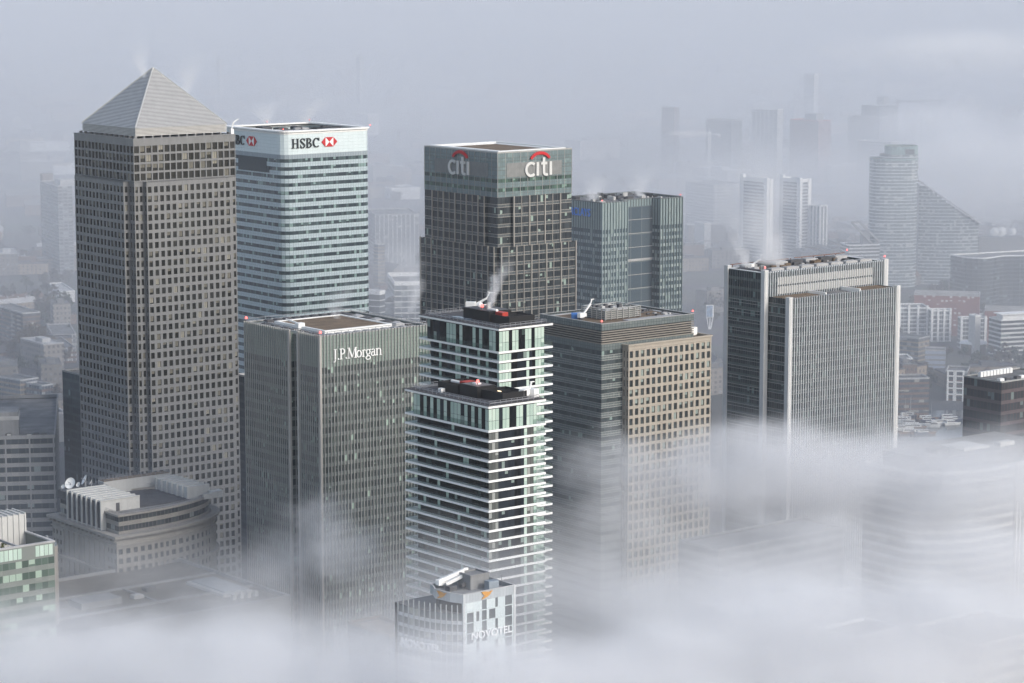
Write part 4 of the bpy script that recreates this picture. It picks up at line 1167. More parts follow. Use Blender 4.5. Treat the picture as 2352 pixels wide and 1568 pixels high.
    m = M(); m.box(5.0, 6.4, 1.2, 1.8, 4.2, 4.8); m.build('jib_head', MT['white'], t)
    return root

def foreground():
    curved_stone_office(); hotel_tower()
    # green panelled block at the lower corner
    gp = glass('green_panel', (.46, .58, .50), (.52, .64, .56), (.54, .66, .58), .2, frame=(.12, .15, .13), fu=.03, rough=.2)
    gg = glass('green_office_glass', (.07, .10, .085), (.14, .19, .16), (.36, .46, .38), .3, frame=(.16, .19, .17), fu=.05, rough=.15)
    gs = glass('green_grey_wall', (.19, .21, .195), (.21, .23, .215), (.22, .24, .22), .1, rough=.7)
    r, L, W, pl = block('green_panelled_office', 'grey-green office with pale green top panels and planted roof at the bottom corner', 'office block', -150, 1287, 105, 124, -260, fh=3.9, pane=2.3, sp=1.7, mats=[gg, gs], par=4.5, trim=gs)
    e = E((0, 0), (L, 0)); m = M(); rnd = random.Random(2); w = 1.55; k = 0
    while k * w < L - w:
        dk = rnd.random() < .3
        m.ebox(e, k * w + .05, (k + 1) * w - .05, 101.2, 104.6, 0, .16 if not dk else .1, m=1 if dk else 0); k += 1
    m.build('panel_row', [gp, MT['plantdark']], r)
    m = M(); m.ring(rect(-.3, L + .3, -.3, W + .3), rect(.8, L - .8, .8, W - .8), 105, 105.5)
    for x in (L * .45, L * .7): m.box(x, x + .5, .8, W - .8, 104.6, 105.3)
    m.build('roof_frame', MT['roofpale'], r)
    m = M(); rnd = random.Random(8)
    for i in range(160):
        c = Vector((rnd.uniform(2, L - 2), rnd.uniform(2, W - 2), 101 + rnd.random() * 1.8)); s = rnd.uniform(.3, .8)
        a, b = Vector((rnd.gauss(0, 1), rnd.gauss(0, 1), rnd.gauss(0, 1))).normalized() * s, Vector((rnd.gauss(0, 1), rnd.gauss(0, 1), rnd.gauss(0, 1))).normalized() * s
        m.q(c - a - b, c + a - b, c + a + b, c - a + b)
    m.build('planting', paint('roof_shrub', (.07, .08, .03), .4, 1, .9, streak=False), r)
    q = r.matrix_basis.inverted() @ at_z(20, 1222, 105)
    m = M(); m.box(q.x - 12, q.x + 4.5, q.y - 3.5, q.y + 5, 100, 111)
    for k in range(9): m.box(q.x - 12.2 + k * 2, q.x - 11.8 + k * 2, q.y - 3.8, q.y + 5, 100, 111.5)
    m.build('plant_room', paint('white_plant_room', (.52, .52, .50), .12, .3, .7), r)
    c = at_y(108, 1252, 860); t = empty('glass_dome', (c.x, c.y, 0), 0, 'small ribbed glass dome behind the green panelled office', 'dome')
    m = M(); m.dome((0, 0, c.z), 3.4, 2.4); m.build('dome_glass', glass('dome_glass', (.12, .15, .17), (.15, .18, .2), (.2, .22, .24), .1, frame=(.34, .36, .38), fu=.12, rough=.2), t)
    m = M(); m.cyl((0, 0, 0), 3.6, c.z, 24); m.build('drum', MT['stone'], t)
    m = M(); m.cyl((0, 0, c.z + 2.4), .5, .9, 8); m.build('finial', MT['rail'], t)
    r, L, W, pl = block('banded_concrete_office', 'dull grey office with wide concrete bands and messy flat roof', 'office block', -60, 1003, 77, 126, -100, b=9, fh=4.25, pane=3.1, sp=1.9, mats=[G_OFF, S_CONC], par=1.6)
    m = M()
    for k in range(5): m.box(L - 1 - k * 10.5, L - .3 - k * 10.5, -.35, .1, 0, 76)
    m.build('concrete_pier', MT['concrete'], r)
    m = M(); m.box(L - 48, L - 16, 9, 24, 75, 86, m=0); m.box(L - 48.3, L - 15.7, 8.7, 24.3, 82.5, 84.2, m=1); m.build('roof_penthouse', [MT['concrete'], MT['roofpale']], r)
    rnd = random.Random(7); bx = []
    for i in range(26):
        x, y = rnd.uniform(L - 45, L - 4), rnd.uniform(1, 7); bx.append((x, x + rnd.uniform(.6, 4), y, y + rnd.uniform(.5, 2), 75.2 + i * .004, 76 + rnd.random() * 1.2, rnd.choice((0, 1, 1))))
    units(r, bx, [MT['plant'], MT['plantdark']])
    tg = glass('teal_glass', (.025, .04, .048), (.045, .066, .075), (.15, .2, .2), .06, frame=(.06, .08, .085), fu=.06, fv=.02, rough=.1)
    ts = glass('teal_spandrel', (.05, .07, .08), (.06, .085, .09), (.07, .09, .1), .1, rough=.2)
    block('dark_teal_office', 'dark teal glass office half hidden behind the pyramid tower', 'office block', 196, 862, 90, 260, 143, fh=4, pane=1.8, sp=1.2, mats=[tg, ts])
    block('dark_glass_office', 'narrow strip of dark glass office between the pyramid tower and ribbed tower', 'office block', 580, 866, 100, 650, 544, fh=4, pane=1.6, sp=1.2, mats=[tg, ts], trim='roofpale')
    # low podium with the roof light
    q = Vector((-78, 895, 0)); root = empty('podium_building', q, GRID, 'low flat-roofed podium with pale rooflight in the mist beside curved stone office', 'building')
    z = 64.0; m = M(); m.prism(rect(-105, 0, 0, 73), 0, z, m=0, top=1); m.build('podium_wall', [MT['concrete'], paint('brown_roof', (.115, .105, .09), .35, .1, .9, streak=False)], root)
    m = M(); m.ring(rect(-105.2, .2, -.2, 73.2), rect(-104, -1, 1, 72), z, z + 1.1)
    for y in (22, 47): m.box(-104, -1, y, y + 1.0, z, z + .8)
    m.box(-40, -39.2, 22.9, 47, z, z + .6); m.box(-66, -50, 30, 40, z + .01, z + 2.2)
    m.build('roof_upstand', MT['concrete'], root)
    lq = [root.matrix_basis.inverted() @ at_z(*a, z) for a in ((430, 1341), (484, 1331), (566, 1354), (513, 1374))]
    xs, ys = sorted(a.x for a in lq), sorted(a.y for a in lq)
    m = M(); m.box(xs[0] + 2, xs[3] - 2, ys[0] + 2, ys[3] - 2, z + .01, z + 1.6); m.build('rooflight', paint('rooflight_glass', (.34, .37, .40), .08, .3, .2, .6, streak=False), root)
    m = M(); m.ring(rect(xs[0] + .6, xs[3] - .6, ys[0] + .6, ys[3] - .6), rect(xs[0] + 2, xs[3] - 2, ys[0] + 2, ys[3] - 2), z + .01, z + 1.0)
    m.build('rooflight_kerb', MT['plant'], root)
    units(root, [(xs[0] + 1 + k * 3, xs[0] + 2.4 + k * 3, ys[0] - 5, ys[0] - 3.4, z + .01, z + 1.8, 0) for k in range(4)] + [(-80 + k * 9, -76 + k * 9, 30 + (k * 7) % 13, 33 + (k * 7) % 13, z + .01, z + 1.2, k % 2) for k in range(6)], [MT['plant'], MT['plantdark']])
    r, L, W, pl = block('brown_roofed_block', 'low block with bare brown roof in fog beside the hotel', 'building', 893, 1458, 85, 965, 800, fh=3.5, pane=1.5, sp=1.0, mats=[G_OFF, S_DARK], roof='gravel', trim='gravel')
    m = M(); m.ring(rect(6, 9.5, 3, 6), rect(6.6, 8.9, 3.6, 5.4), 84.2, 85.2); m.build('roof_hatch', MT['white'], r)
    # right-hand side
    wg = glass('band_office_glass', (.05, .06, .07), (.09, .10, .115), (.25, .28, .28), .1, frame=(.14, .15, .16), fu=.05, rough=.12)
    cp = lambda L, W: bez((0, 12), (6, -3), (30, -3.5), 8) + bez((31, -3.5), (52, -3), (72, 3), 8) + [(72, 34), (0, 34)]
    r, L, W, pl = block('curved_banded_office', 'curved office with white bands sinking into fog at the edge of view', 'office block', 2140, 1092, 101, 2420, 2060, fh=3.7, pane=2.4, sp=1.5, mats=[wg, S_WHITE], poly=cp, trim='white', par=1.2)
    m = M(); pl2 = inset(pl, 5); m.prism(pl2, 99, 105.5, m=0, top=1); m.build('setback_floor', [MT['plantdark'], MT['roofgrey']], r)
    m = M(); units(r, [(26, 40, 8, 20, 105.52, 106.3, 0), (44, 52, 6, 9, 105.52, 107, 0), (14, 20, 10, 16, 105.52, 107.2, 1)], [MT['plant'], MT['plantdark']])
    m = M(); e = E((40, -3.6), (46, -3.2))
    for s in (0, 2.0, 4.0): m.box(42 + s, 42.6 + s, -4.4, -3.2, 0, 101.5)
    m.build('white_frame', MT['white'], r)
    bg_ = glass('brown_office_glass', (.03, .032, .035), (.05, .055, .06), (.16, .2, .19), .1, frame=(.09, .06, .055), fu=.07, rough=.15)
    bs = glass('plum_spandrel', (.085, .06, .062), (.10, .07, .072), (.11, .08, .08), .1, rough=.5)
    r, L, W, pl = block('plum_brown_office', 'square plum brown office with white pipework on its flat roof', 'office block', 2301, 876, 92, 2430, 2214, fh=5.0, pane=2.2, sp=1.6, mats=[bg_, bs], trim='mull', par=.7)
    rnd = random.Random(12); units(r, [(5 + k * 2.3, 6.8 + k * 2.3, W - 6, W - 4.2, 91.3, 93.6, 0) for k in range(10)] + [(x, x + 3, 3, 5, 91.3 + k * .004, 92.5, k % 2) for k, x in enumerate(rnd.uniform(2, L - 6) for _ in range(6))], [MT['white'], MT['plantdark']])
    block('fog_bound_stone_block', 'stone office with regular windows showing faintly through fog', 'office block', 1650, 1262, 78, 1936, 1560, fh=3.7, pane=2.0, sp=1.7, mats=[G_OFF, S_CONC])
    block('fog_bound_ribbed_block', 'tall ribbed block showing faintly in the bottom corner fog', 'office block', 1960, 1462, 107, 2066, 1880, fh=60, pane=2.4, sp=.5, mats=[S_WHITE, S_CONC], trim='white')
    block('fog_bound_banded_block', 'pale banded block almost lost in fog at the bottom corner', 'office block', 2250, 1480, 98, 2420, 2090, fh=3.8, pane=6.0, sp=1.8, mats=[wg, S_WHITE], trim='white')
    r, L, W, pl = block('tent_roofed_hall', 'low hall in fog carrying the white tent canopy', 'building', 2095, 1266, 56, 2190, 2010, fh=4, pane=3, sp=1.5, mats=[G_OFF, S_CONC])
    t = empty('tent_canopy', r.matrix_basis @ Vector((L / 2, W / 2, 56.2)), GRID, 'white spiked tent canopy showing through the fog', 'canopy')
    m = M(); n = 9; a0 = 9.5
    for i in range(n):
        A, B, C_ = 2 * math.pi * i / n, 2 * math.pi * (i + .5) / n, 2 * math.pi * (i + 1) / n
        pt = lambda a, r_, zz: (r_ * math.cos(a), r_ * math.sin(a), zz)
        m.q(pt(A, a0, .8), pt(B, a0 * .82, 1.5), pt(B, 3.6, 3.0), pt(A, 3.2, 4.8)); m.q(pt(B, a0 * .82, 1.5), pt(C_, a0, .8), pt(C_, 3.2, 4.8), pt(B, 3.6, 3.0))
        m.q(pt(A, 3.2, 4.8), pt(B, 3.6, 3.0), (0, 0, 3.4)); m.q(pt(B, 3.6, 3.0), pt(C_, 3.2, 4.8), (0, 0, 3.4))
    m.build('fabric', MT['white'], t)
    m = M()
    for i in range(n): a = 2 * math.pi * i / n; m.beam((a0 * math.cos(a), a0 * math.sin(a), 0), (a0 * math.cos(a), a0 * math.sin(a), .9), .25)
    m.build('guy_post', MT['rail'], t, kind='stuff')
pyramid_tower(); banded_tower(); arc_tower(); blue_sign_tower(); ribbed_tower(); apartment_pair(); tan_front_tower(); pylon_tower()
foreground()
# ================================================================== ground, dock, far city
def ground():
    m, nt, p = new_mat('ground')
    tc = nd(nt, 'ShaderNodeTexCoord').outputs['Object']
    n1 = nd(nt, 'ShaderNodeTexNoise'); n1.inputs['Scale'].default_value = .006; n1.inputs['Detail'].default_value = 6; nt.links.new(tc, n1.inputs['Vector'])
    n2 = nd(nt, 'ShaderNodeTexVoronoi'); n2.inputs['Scale'].default_value = .022; n2.feature = 'F1'; nt.links.new(tc, n2.inputs['Vector'])
    c = mix_n(nt, math_n(nt, 'MULTIPLY', math_n(nt, 'SUBTRACT', n1.outputs[0], .35), 3, True), (.045, .05, .045), (.10, .09, .075))
    c = mix_n(nt, .35, c, n2.outputs['Color']); nt.nodes[-1].blend_type = 'MULTIPLY'
    nt.links.new(c, p.inputs['Base Color']); p.inputs['Roughness'].default_value = .95
    q = M(); q.q((-9000, -280, 0), (9000, -280, 0), (9000, 16400, 0), (-9000, 16400, 0)); q.build('ground', m, None, kind='structure')
    wm, nt, p = new_mat('dock_water'); p.inputs['Base Color'].default_value = (.03, .04, .045, 1); p.inputs['Roughness'].default_value = .12
    no = nd(nt, 'ShaderNodeTexNoise'); no.inputs['Scale'].default_value = .8; bp = nd(nt, 'ShaderNodeBump'); bp.inputs['Strength'].default_value = .15
    nt.links.new(no.outputs[0], bp.inputs['Height']); nt.links.new(bp.outputs[0], p.inputs['Normal'])
    q = M(); P = [at_z(*a, .05) for a in ((1990, 1012), (2420, 1012), (2420, 938), (1990, 945))]; q.q(*P); q.build('dock_water', wm, None, kind='structure')
    q = M(); road = paint('road_asphalt', (.06, .06, .062), .25, .1, .9, streak=False)
    for A, B, w in (((1560, 700), (2352, 905), 9), ((0, 640), (165, 655), 7), ((0, 812), (170, 850), 7), ((860, 560), (960, 520), 8), ((1580, 720), (1700, 640), 8), ((2060, 940), (2210, 915), 8)):
        a, b = at_z(*A, .06), at_z(*B, .06); d = (b - a).normalized(); n = Vector((-d.y, d.x, 0)) * w / 2
        q.q(a - n, b - n, b + n, a + n)
    q.build('road', road, None, kind='structure')

def far_tower(name, label, Xf, Yf, h, Xr, Xl, mats, b=GRID, fh=3.2, pane=3.0, sp=1.2, poly=None, trim='roofpale', par=1.0, cat='tower', roof='roofgrey', group=None, mw=60):
    return block(name, label, cat, Xf, Yf, h, Xr, Xl, b, fh, pane, sp, mats, roof, trim, par, group, poly, mw=mw)

def tower_crane(X, Y, y, top, jib_l, jib_r, label, mat, base=0):
    c = at_y(X, Y, y); t = empty('tower_crane', (c.x, c.y, base), 0, label, 'crane')
    z = c.z - base
    m = M()
    for dx, dy in ((-1, -1), (1, -1), (1, 1), (-1, 1)): m.beam((dx, dy, 0), (dx, dy, z), .5)
    for k in range(int(z / 4)): m.beam((-1, -1, k * 4), (1, -1, k * 4 + 4), .35); m.beam((1, 1, k * 4), (-1, 1, k * 4 + 4), .35)
    m.build('mast', mat, t)
    m = M()
    m.beam((jib_l, 0, z), (jib_r, 0, z), .7); m.beam((jib_l, 0, z + 2.4), (0, 0, z + 2.4), .5)
    for k in range(14): f = jib_l * k / 14; m.beam((f, 0, z), (f + jib_l / 28, 0, z + 2.4), .35); m.beam((f + jib_l / 28, 0, z + 2.4), (f + jib_l / 14, 0, z), .35)
    m.build('jib', mat, t)
    m = M(); m.box(jib_r - 4, jib_r, -1, 1, z - 4, z - .4); m.build('counterweight', MT['roofpale'], t)
    m = M(); m.box(-1.3, 1.3, -1.3, 1.3, z - .3, z + 2.6); m.beam((0, 0, z + 2), (0, 0, z + 6), .6); m.build('cab', mat, t)

def sail_pair():
    gr = glass('rounded_tower_glass', (.10, .13, .14), (.17, .21, .22), (.40, .42, .41), .16, frame=(.3, .32, .32), fu=.05, rough=.2)
    wb = glass('pale_floor_band', (.5, .52, .52), (.54, .56, .56), (.55, .57, .56), .1, rough=.6)
    cg = glass('green_crown_glass', (.18, .27, .26), (.24, .34, .32), (.3, .4, .38), .1, frame=(.36, .42, .41), fu=.1, rough=.15)
    c = at_y(2053, 365, 2290); root = empty('rounded_apartment_tower', (c.x, c.y, 0), 0, 'rounded apartment tower with stepped green glass crown fading in haze', 'tower')
    def ell(a, b, x=0, n=26, p=.75):
        out = []
        for i in range(n):
            t = 2 * math.pi * i / n; cx, sx = math.cos(t), math.sin(t)
            out.append((x + a * math.copysign(abs(cx) ** p, cx), b * math.copysign(abs(sx) ** p, sx)))
        return out
    z1 = c.z
    storeys(root, ell(21, 17), 0, z1, 2.9, 3.0, .8, [gr, wb])
    storeys(root, ell(16.6, 14, 4.2), z1, z1 + 4.5, 2.25, 2.6, .7, [gr, wb], name='upper_storey')
    storeys(root, ell(14.4, 12.5, 6.2), z1 + 4.5, z1 + 11.5, 3.5, 1.6, 0, [cg, cg], name='crown_storey')
    m = M(); m.prism(ell(20.5, 16.5), 0, z1 - .1, m=0, top=1); m.prism(ell(16.2, 13.6, 4.2), z1, z1 + 4.3, m=0, top=1); m.prism(ell(14, 12.1, 6.2), z1 + 4, z1 + 10.8, m=0, top=1); m.build('roof', [MT['dark'], MT['gravel']], root)
    m = M(); m.ring(ell(14.6, 12.7, 6.2), ell(14, 12.1, 6.2), z1 + 11.5, z1 + 12.0); m.ring(ell(21.3, 17.3), ell(20.4, 16.4), z1, z1 + 1.2); m.build('glass_rim', cg, root)
    m = M(); m.box(8, 16, -13.2, -11.8, z1 + 5, z1 + 9.5); m.build('crown_opening', MT['plantdark'], root)
    c = at_y(2113, 413, 2295); hl = c.z; c2 = at_y(2250, 511, 2295); Lx = c2.x - c.x; hr = c2.z
    root = empty('sail_roofed_apartments', (c.x, c.y, 0), 0, 'apartment block with roof sloping down like a sail beside the rounded tower', 'apartment block')
    n = int(hl / 3.0); pts = bez((0, 3), (Lx * .5, -9), (Lx, 4), 14)
    for k in range(n):
        z = k * 3.0
        lim = Lx if z + 3 <= hr else Lx * (hl - z - 3) / (hl - hr)
        m = M()
        for (a, b) in zip(pts, pts[1:]):
            if b[0] > lim + .1: break
            e = E(a, b); m.q(e.p(0, 0), e.p(e.len, 0), e.p(e.len, .8), e.p(0, .8), m=1)
            w = e.len / 2
            for i in range(2): m.q(e.p(i * w, .8), e.p((i + 1) * w, .8), e.p((i + 1) * w, 3), e.p(i * w, 3), m=0)
        if m.f: m.build('storey', [gr, wb], root, loc=(0, 0, z))
    m = M(); A = [(0, 4, 0), (Lx, 5, 0), (Lx, 5, hr - 1), (0, 4, hl - 4)]; B = [(x, 22, z) for x, y, z in A]
    m.q(*A); m.q(*reversed(B)); m.q(A[0], A[3], B[3], B[0]); m.q(A[1], B[1], B[2], A[2]); m.build('wall', wb, root)
    m = M(); s0, s1 = Vector((-1, 0, hl)), Vector((Lx + .5, 0, hr + .3)); dn = Vector((0, 0, -1.6))
    for y0, y1 in ((-3.5, 22),):
        a, b = s0 + Vector((0, y0, 0)), s1 + Vector((0, y0, 0)); cc, dd = s1 + Vector((0, y1, 0)), s0 + Vector((0, y1, 0))
        m.q(a, b, cc, dd); m.q(a + dn, b + dn, b, a); m.q(dd + dn, a + dn, a, dd); m.q(b + dn, cc + dn, cc, b)
    m.build('sloping_roof', MT['roofpale'], root)

def city():
    gw = glass('far_window', (.06, .07, .085), (.11, .125, .14), (.3, .3, .28), .12, rough=.2)
    far_white = [glass('far_grid_glass', (.10, .115, .13), (.16, .18, .2), (.35, .36, .36), .15, frame=(.58, .58, .57), fu=.13, rough=.3), S_WHITE]
    far_dark = [glass('far_dark_glass', (.07, .09, .105), (.10, .12, .14), (.18, .20, .22), .08, frame=(.07, .09, .10), fu=.06, rough=.15), S_DARK]
    far_red = [glass('far_red_glass', (.06, .05, .055), (.09, .07, .075), (.16, .13, .13), .1, frame=(.16, .085, .08), fu=.12, rough=.3), S_RED]
    flats = [gw, S_CONC]
    # slab tower behind the pyramid tower
    r, L, W, pl = far_tower('slab_apartment_tower', 'tall grey slab of flats fading in haze beside the pyramid tower', 132.5, 426, 81, 166, 57, [G_PALE, S_CONC], b=25, pane=4, sp=1.5, cat='apartment block', trim='roofpale')
    m = M(); m.box(2, 12, W + .1, W + 9, 0, 87); m.build('stair_tower', paint('brown_concrete', (.19, .165, .15), .2, .2, .9), r)
    m = M(); m.box(4, 20, 6, 24, 80, 85.5); m.build('lift_room', MT['roofpale'], r)
    # blocks across the left foreground of the city
    r, L, W, pl = far_tower('brick_flats', 'dark brown brick flats with pale balconies and flat roof', 52, 718, 30, 92, -50, [gw, S_BRICK], b=32, pane=3, sp=1.3, cat='apartment block')
    m = M()
    for k in range(9):
        for y in (4, 16): m.box(-1.2, 0, y, y + 5, 2.2 + k * 3, 3.2 + k * 3)
    m.build('balcony', MT['stone'], r, kind='stuff')
    far_tower('yellow_brick_block', 'yellow brick block with white window frames below the autumn tree', 46, 872, 14, 88, -30, [G_PALE, S_YEL], b=48, pane=2.6, sp=1.4, cat='building')
    far_tower('brown_brick_block', 'low brown brick block with white windows beside the yellow one', 96, 884, 12, 122, 60, [G_PALE, S_BRICK], b=48, pane=2.6, sp=1.4, cat='building')
    far_tower('pale_modern_block', 'pale blue-grey modern block with flat roof near the concrete office', 118, 948, 18, 150, 70, [S_CONC, S_CONC], b=22, pane=5, sp=2, cat='building', trim='roofpale')
    far_tower('white_long_shed', 'white flat shed on the terraces beyond the slab of flats', 140, 668, 10, 172, 110, [S_WHITE, S_WHITE], b=20, pane=6, sp=2, cat='shed', trim='white', roof='roofpale')
    far_tower('white_windowed_flats', 'low flats with white window strips under a grey roof', 128, 800, 11, 175, 96, [far_white[0], S_BRICK], b=20, pane=3, sp=1.4, cat='apartment block')
    far_tower('long_grey_flats', 'long low grey flats in front of the bare trees', 120, 768, 10, 175, 94, [far_white[0], S_CONC], b=14, pane=3, sp=1.4, cat='apartment block')
    # gap between the banded tower and the stepped tower
    far_tower('glazed_box_office', 'pale glazed box office behind white frames in the central gap', 906, 646, 46, 985, 890, [G_PALE, S_WHITE], b=8, pane=5.5, sp=1.0, fh=4.2, trim='white', par=3.2, cat='office block')
    far_tower('white_framed_office', 'white framed office hard against the banded tower edge', 872, 668, 44, 884, 800, [G_OFF, S_WHITE], b=62, pane=4, sp=.8, fh=4.4, trim='white', par=3, cat='office block')
    r, L, W, pl = far_tower('vaulted_hall', 'low dark hall with curved roof between the two pale offices', 884, 694, 30, 935, 870, [far_dark[0], S_DARK], b=10, pane=3, sp=1, cat='hall')
    m = M(); N = 10
    for i in range(N):
        a, b = math.pi * i / N, math.pi * (i + 1) / N
        m.q((L / 2 - L / 2 * math.cos(a), 0, 30 + 5 * math.sin(a)), (L / 2 - L / 2 * math.cos(b), 0, 30 + 5 * math.sin(b)), (L / 2 - L / 2 * math.cos(b), W, 30 + 5 * math.sin(b)), (L / 2 - L / 2 * math.cos(a), W, 30 + 5 * math.sin(a)))
    m.build('vaulted_roof', MT['roofpale'], r)
    far_tower('cream_tower_block', 'slim cream block rising in the mist in the central gap', 868, 560, 38, 884, 858, [gw, S_YEL], b=30, cat='apartment block')
    far_tower('wide_grid_office', 'wide pale grid office in the mist between the banded and stepped towers', 862, 492, 50, 962, 840, [far_white[0], S_CONC], b=12, pane=4, cat='office block')
    # two white point blocks and their small neighbour
    S_BW = S_WHITE
    for X, Y, hh, Xr, Xl, lab in ((1762, 411, 77, 1775, 1701, 'white point block veiled by the steam column'), (1838, 411, 77, 1863, 1792, 'white point block to the east of the steam column')):
        r, L, W, pl = far_tower('white_point_block', lab, X, Y, hh, Xr, Xl, [gw, S_WHITE], b=40, pane=4, sp=1.6, cat='apartment block', group='white point blocks', trim='white', par=3.5)
        m = M(); m.box(-.4, 3, -.4, 4, 0, hh + 1); m.box(-.4, 3, W - 4, W + .4, 0, hh + 3); m.box(L - 4, L + .4, -.4, 3, 0, hh); m.build('stair_shaft', MT['white'], r)
    r, L, W, pl = far_tower('striped_point_block', 'small white block with vertical stripes beside the two point blocks', 1884, 472, 52, 1899, 1861, [G_OFF, S_WHITE], b=40, pane=3, sp=.5, cat='apartment block', trim='white')
    fins(r, edges(pl), 0, 52, 4, 1.5, .6, MT['white'], 'white_pier')
    far_tower('curved_grid_office', 'pale curved grid office under the tower crane', 1640, 424, 56, 1702, 1575, far_white, b=30, pane=4.5, sp=1.3, cat='office block', poly=lambda L, W: bez((0, W), (-6, 2), (2, 0), 8) + bez((3, 0), (L * .6, -6), (L, 3), 8) + [(L, W)])
    far_tower('white_gateway_block', 'small white gateway block with dotted windows below the curved grid office', 1618, 512, 26, 1633, 1595, [S_WHITE, S_WHITE], b=30, cat='building', trim='white')
    # towers further out
    far_tower('dark_blue_tower', 'dark blue-grey tower with stepped top behind the tower crane', 1680, 276, 75, 1705, 1622, far_dark, b=35, cat='tower', poly=lambda L, W: [(0, 0), (L, 0), (L, W), (0, W)])
    far_tower('white_grid_tower', 'tall white gridded tower in the distance', 1786, 251, 96, 1799, 1727, far_white, b=55, pane=6, sp=1.3, cat='tower', trim='white')
    r, L, W, pl = far_tower('brick_red_tower', 'wide dull red tower in the distance', 1880, 277, 80, 1909, 1815, far_red, b=40, cat='tower', trim='red')
    m = M(); m.box(4, L - 6, 8, W - 22, 79, 88); m.build('lift_room', MT['concrete'], r)
    r, L, W, pl = far_tower('blue_grey_tower', 'broad blue-grey tower with raised end beside the darker crane', 2020, 268, 78, 2063, 1949, far_dark, b=38, cat='tower')
    m = M(); m.box(1, L - 2, 2, W * .6, 77, 92); m.build('raised_storey', far_dark[0], r)
    far_tower('white_pier_slab', 'white gridded slab half hidden behind the rounded tower', 2046, 325, 84, 2066, 1969, far_white, b=50, pane=5, sp=1.4, cat='apartment block', trim='white')
    far_tower('remote_white_tower', 'very faint pale tower standing highest in the distance', 1870, 169, 95, 1880, 1847, far_white, b=45, pane=6, cat='tower', trim='white')
    far_tower('slim_red_tower', 'slim tower with one red wall far off in the haze', 1548, 246, 88, 1560, 1520, [far_red[0], S_CONC], b=50, cat='tower')
    far_tower('faint_striped_tower', 'faint striped tower beyond the blue-grey tower', 2030, 222, 92, 2042, 2014, far_white, b=40, cat='tower')
    far_tower('faint_pier_tower', 'faint tower with vertical white piers above the sail roof', 2104, 283, 70, 2113, 2092, far_white, b=40, pane=5, cat='tower')
    far_tower('faint_flat_block', 'faint dark block with flat roof above the sail roof', 2120, 271, 72, 2153, 2113, far_dark, b=40, cat='office block')
    far_tower('lone_pale_tower', 'lone pale tower far behind the banded tower', 826, 128, 95, 834, 818, far_white, b=40, cat='tower')
    far_tower('twin_faint_tower', 'faint pale tower in the mist behind the pyramid', 504, 132, 90, 512, 497, far_white, b=40, cat='tower')
    far_tower('pale_roofed_hall', 'long pale roofed hall far behind the banded tower', 845, 262, 34, 870, 795, [S_WHITE, S_WHITE], b=24, pane=8, cat='hall', trim='white', roof='roofpale')
    tower_crane(1630, 308, 3000, 0, -46, 13, 'white tower crane with long jib above the curved grid office', MT['white'])
    tower_crane(2062, 234, 3600, 0, 62, -22, 'grey tower crane beside the blue-grey tower', MT['plantdark'])
    sail_pair()
    # terraces of buildings near the sail roof
    r, L, W, pl = far_tower('stepped_terrace_block', 'white banded block stepped back under a sloping frame by the finned slab', 1950, 562, 38, 2030, 1930, [G_OFF, S_WHITE], b=12, sp=1.4, cat='apartment block', trim='white')
    m = M(); m.beam((2, 1, 58), (L * .75, 1, 36), 1.6); m.beam((L * .3, 1, 58), (L, 1, 36), 1.6); m.beam((2, 1, 58), (L * .3, 1, 58), 1.6); m.box(L * .42, L * .62, 2, 10, 36, 50); m.build('sloping_frame', MT['concrete'], r)
    r, L, W, pl = far_tower('wave_fronted_block', 'long dark glass block with white wavy roof edge in the haze', 2232, 592, 43, 2440, 2190, [G_OFF, S_DARK], b=25, cat='apartment block', trim='white', poly=lambda L, W: bez((0, 8), (8, -8), (22, 0), 6) + bez((23, 0), (34, 8), (48, 0), 6) + bez((49, 0), (62, -6), (78, 2), 6) + [(78, 30), (0, 30)])
    c = at_y(2285, 545, 2320); t = empty('dish_station', (c.x, c.y, 0), 0, 'low rooftop with white satellite dishes beyond the sail roof', 'building')
    m = M(); m.box(-14, 26, 0, 18, 0, c.z); m.build('wall', S_CONC, t)
    for k, (dx, r_) in enumerate(((0, 4.2), (6, 4.8), (16, 3.6))):
        m = M(); m.cyl((dx, 2, c.z + 5), r_, 1.2, 16, axis=(-.4, -.8, .45), r2=r_ * .3); m.build('dish', MT['white'], t)
    # red curved crescent
    for X, Y, hh, Xr, Xl, lab in ((2100, 670, 33, 2250, 2040, 'long red-brown crescent with white window crosses behind the pale flats'), (2262, 706, 30, 2420, 2255, 'second red-brown crescent continuing at the edge of view')):
        r, L, W, pl = far_tower('red_crescent', lab, X, Y, hh, Xr, Xl, [glass('crescent_wall', (.22, .10, .09), (.26, .115, .10), (.58, .54, .52), .28, frame=(.24, .105, .09), fu=.2, rough=.8), S_RED], b=-12, pane=3.2, sp=1.5, cat='apartment block', trim='roofpale', par=2.5, group='red-brown crescents', mw=13, roof='roofpale')
    r, L, W, pl = far_tower('white_end_block', 'white end block with small square windows on the red crescent', 2240, 724, 30, 2253, 2226, [wallwin_far, wallwin_far], b=20, cat='building', trim='white')
    for X, Y, hh, Xr, Xl, lab in ((2066, 706, 25, 2135, 2050, 'grey banded flats beside the finned slab'), (2140, 712, 24, 2186, 2132, 'grey banded flats with white end wall in front of the red crescent'), (2208, 730, 23, 2268, 2200, 'grey banded flats between the white end block and white tower')):
        r, L, W, pl = far_tower('banded_flats', lab, X, Y, hh, Xr, Xl, [G_PALE, S_WHITE], b=4, pane=3.4, sp=.9, fh=3.1, cat='apartment block', group='grey banded flats', trim='white')
        m = M()
        for k in range(4): m.box(L * k / 3.3 - .4, L * k / 3.3 + 1.2, -.8, .4, 0, hh + 1.5)
        m.build('white_pier', MT['white'], r, kind='stuff')
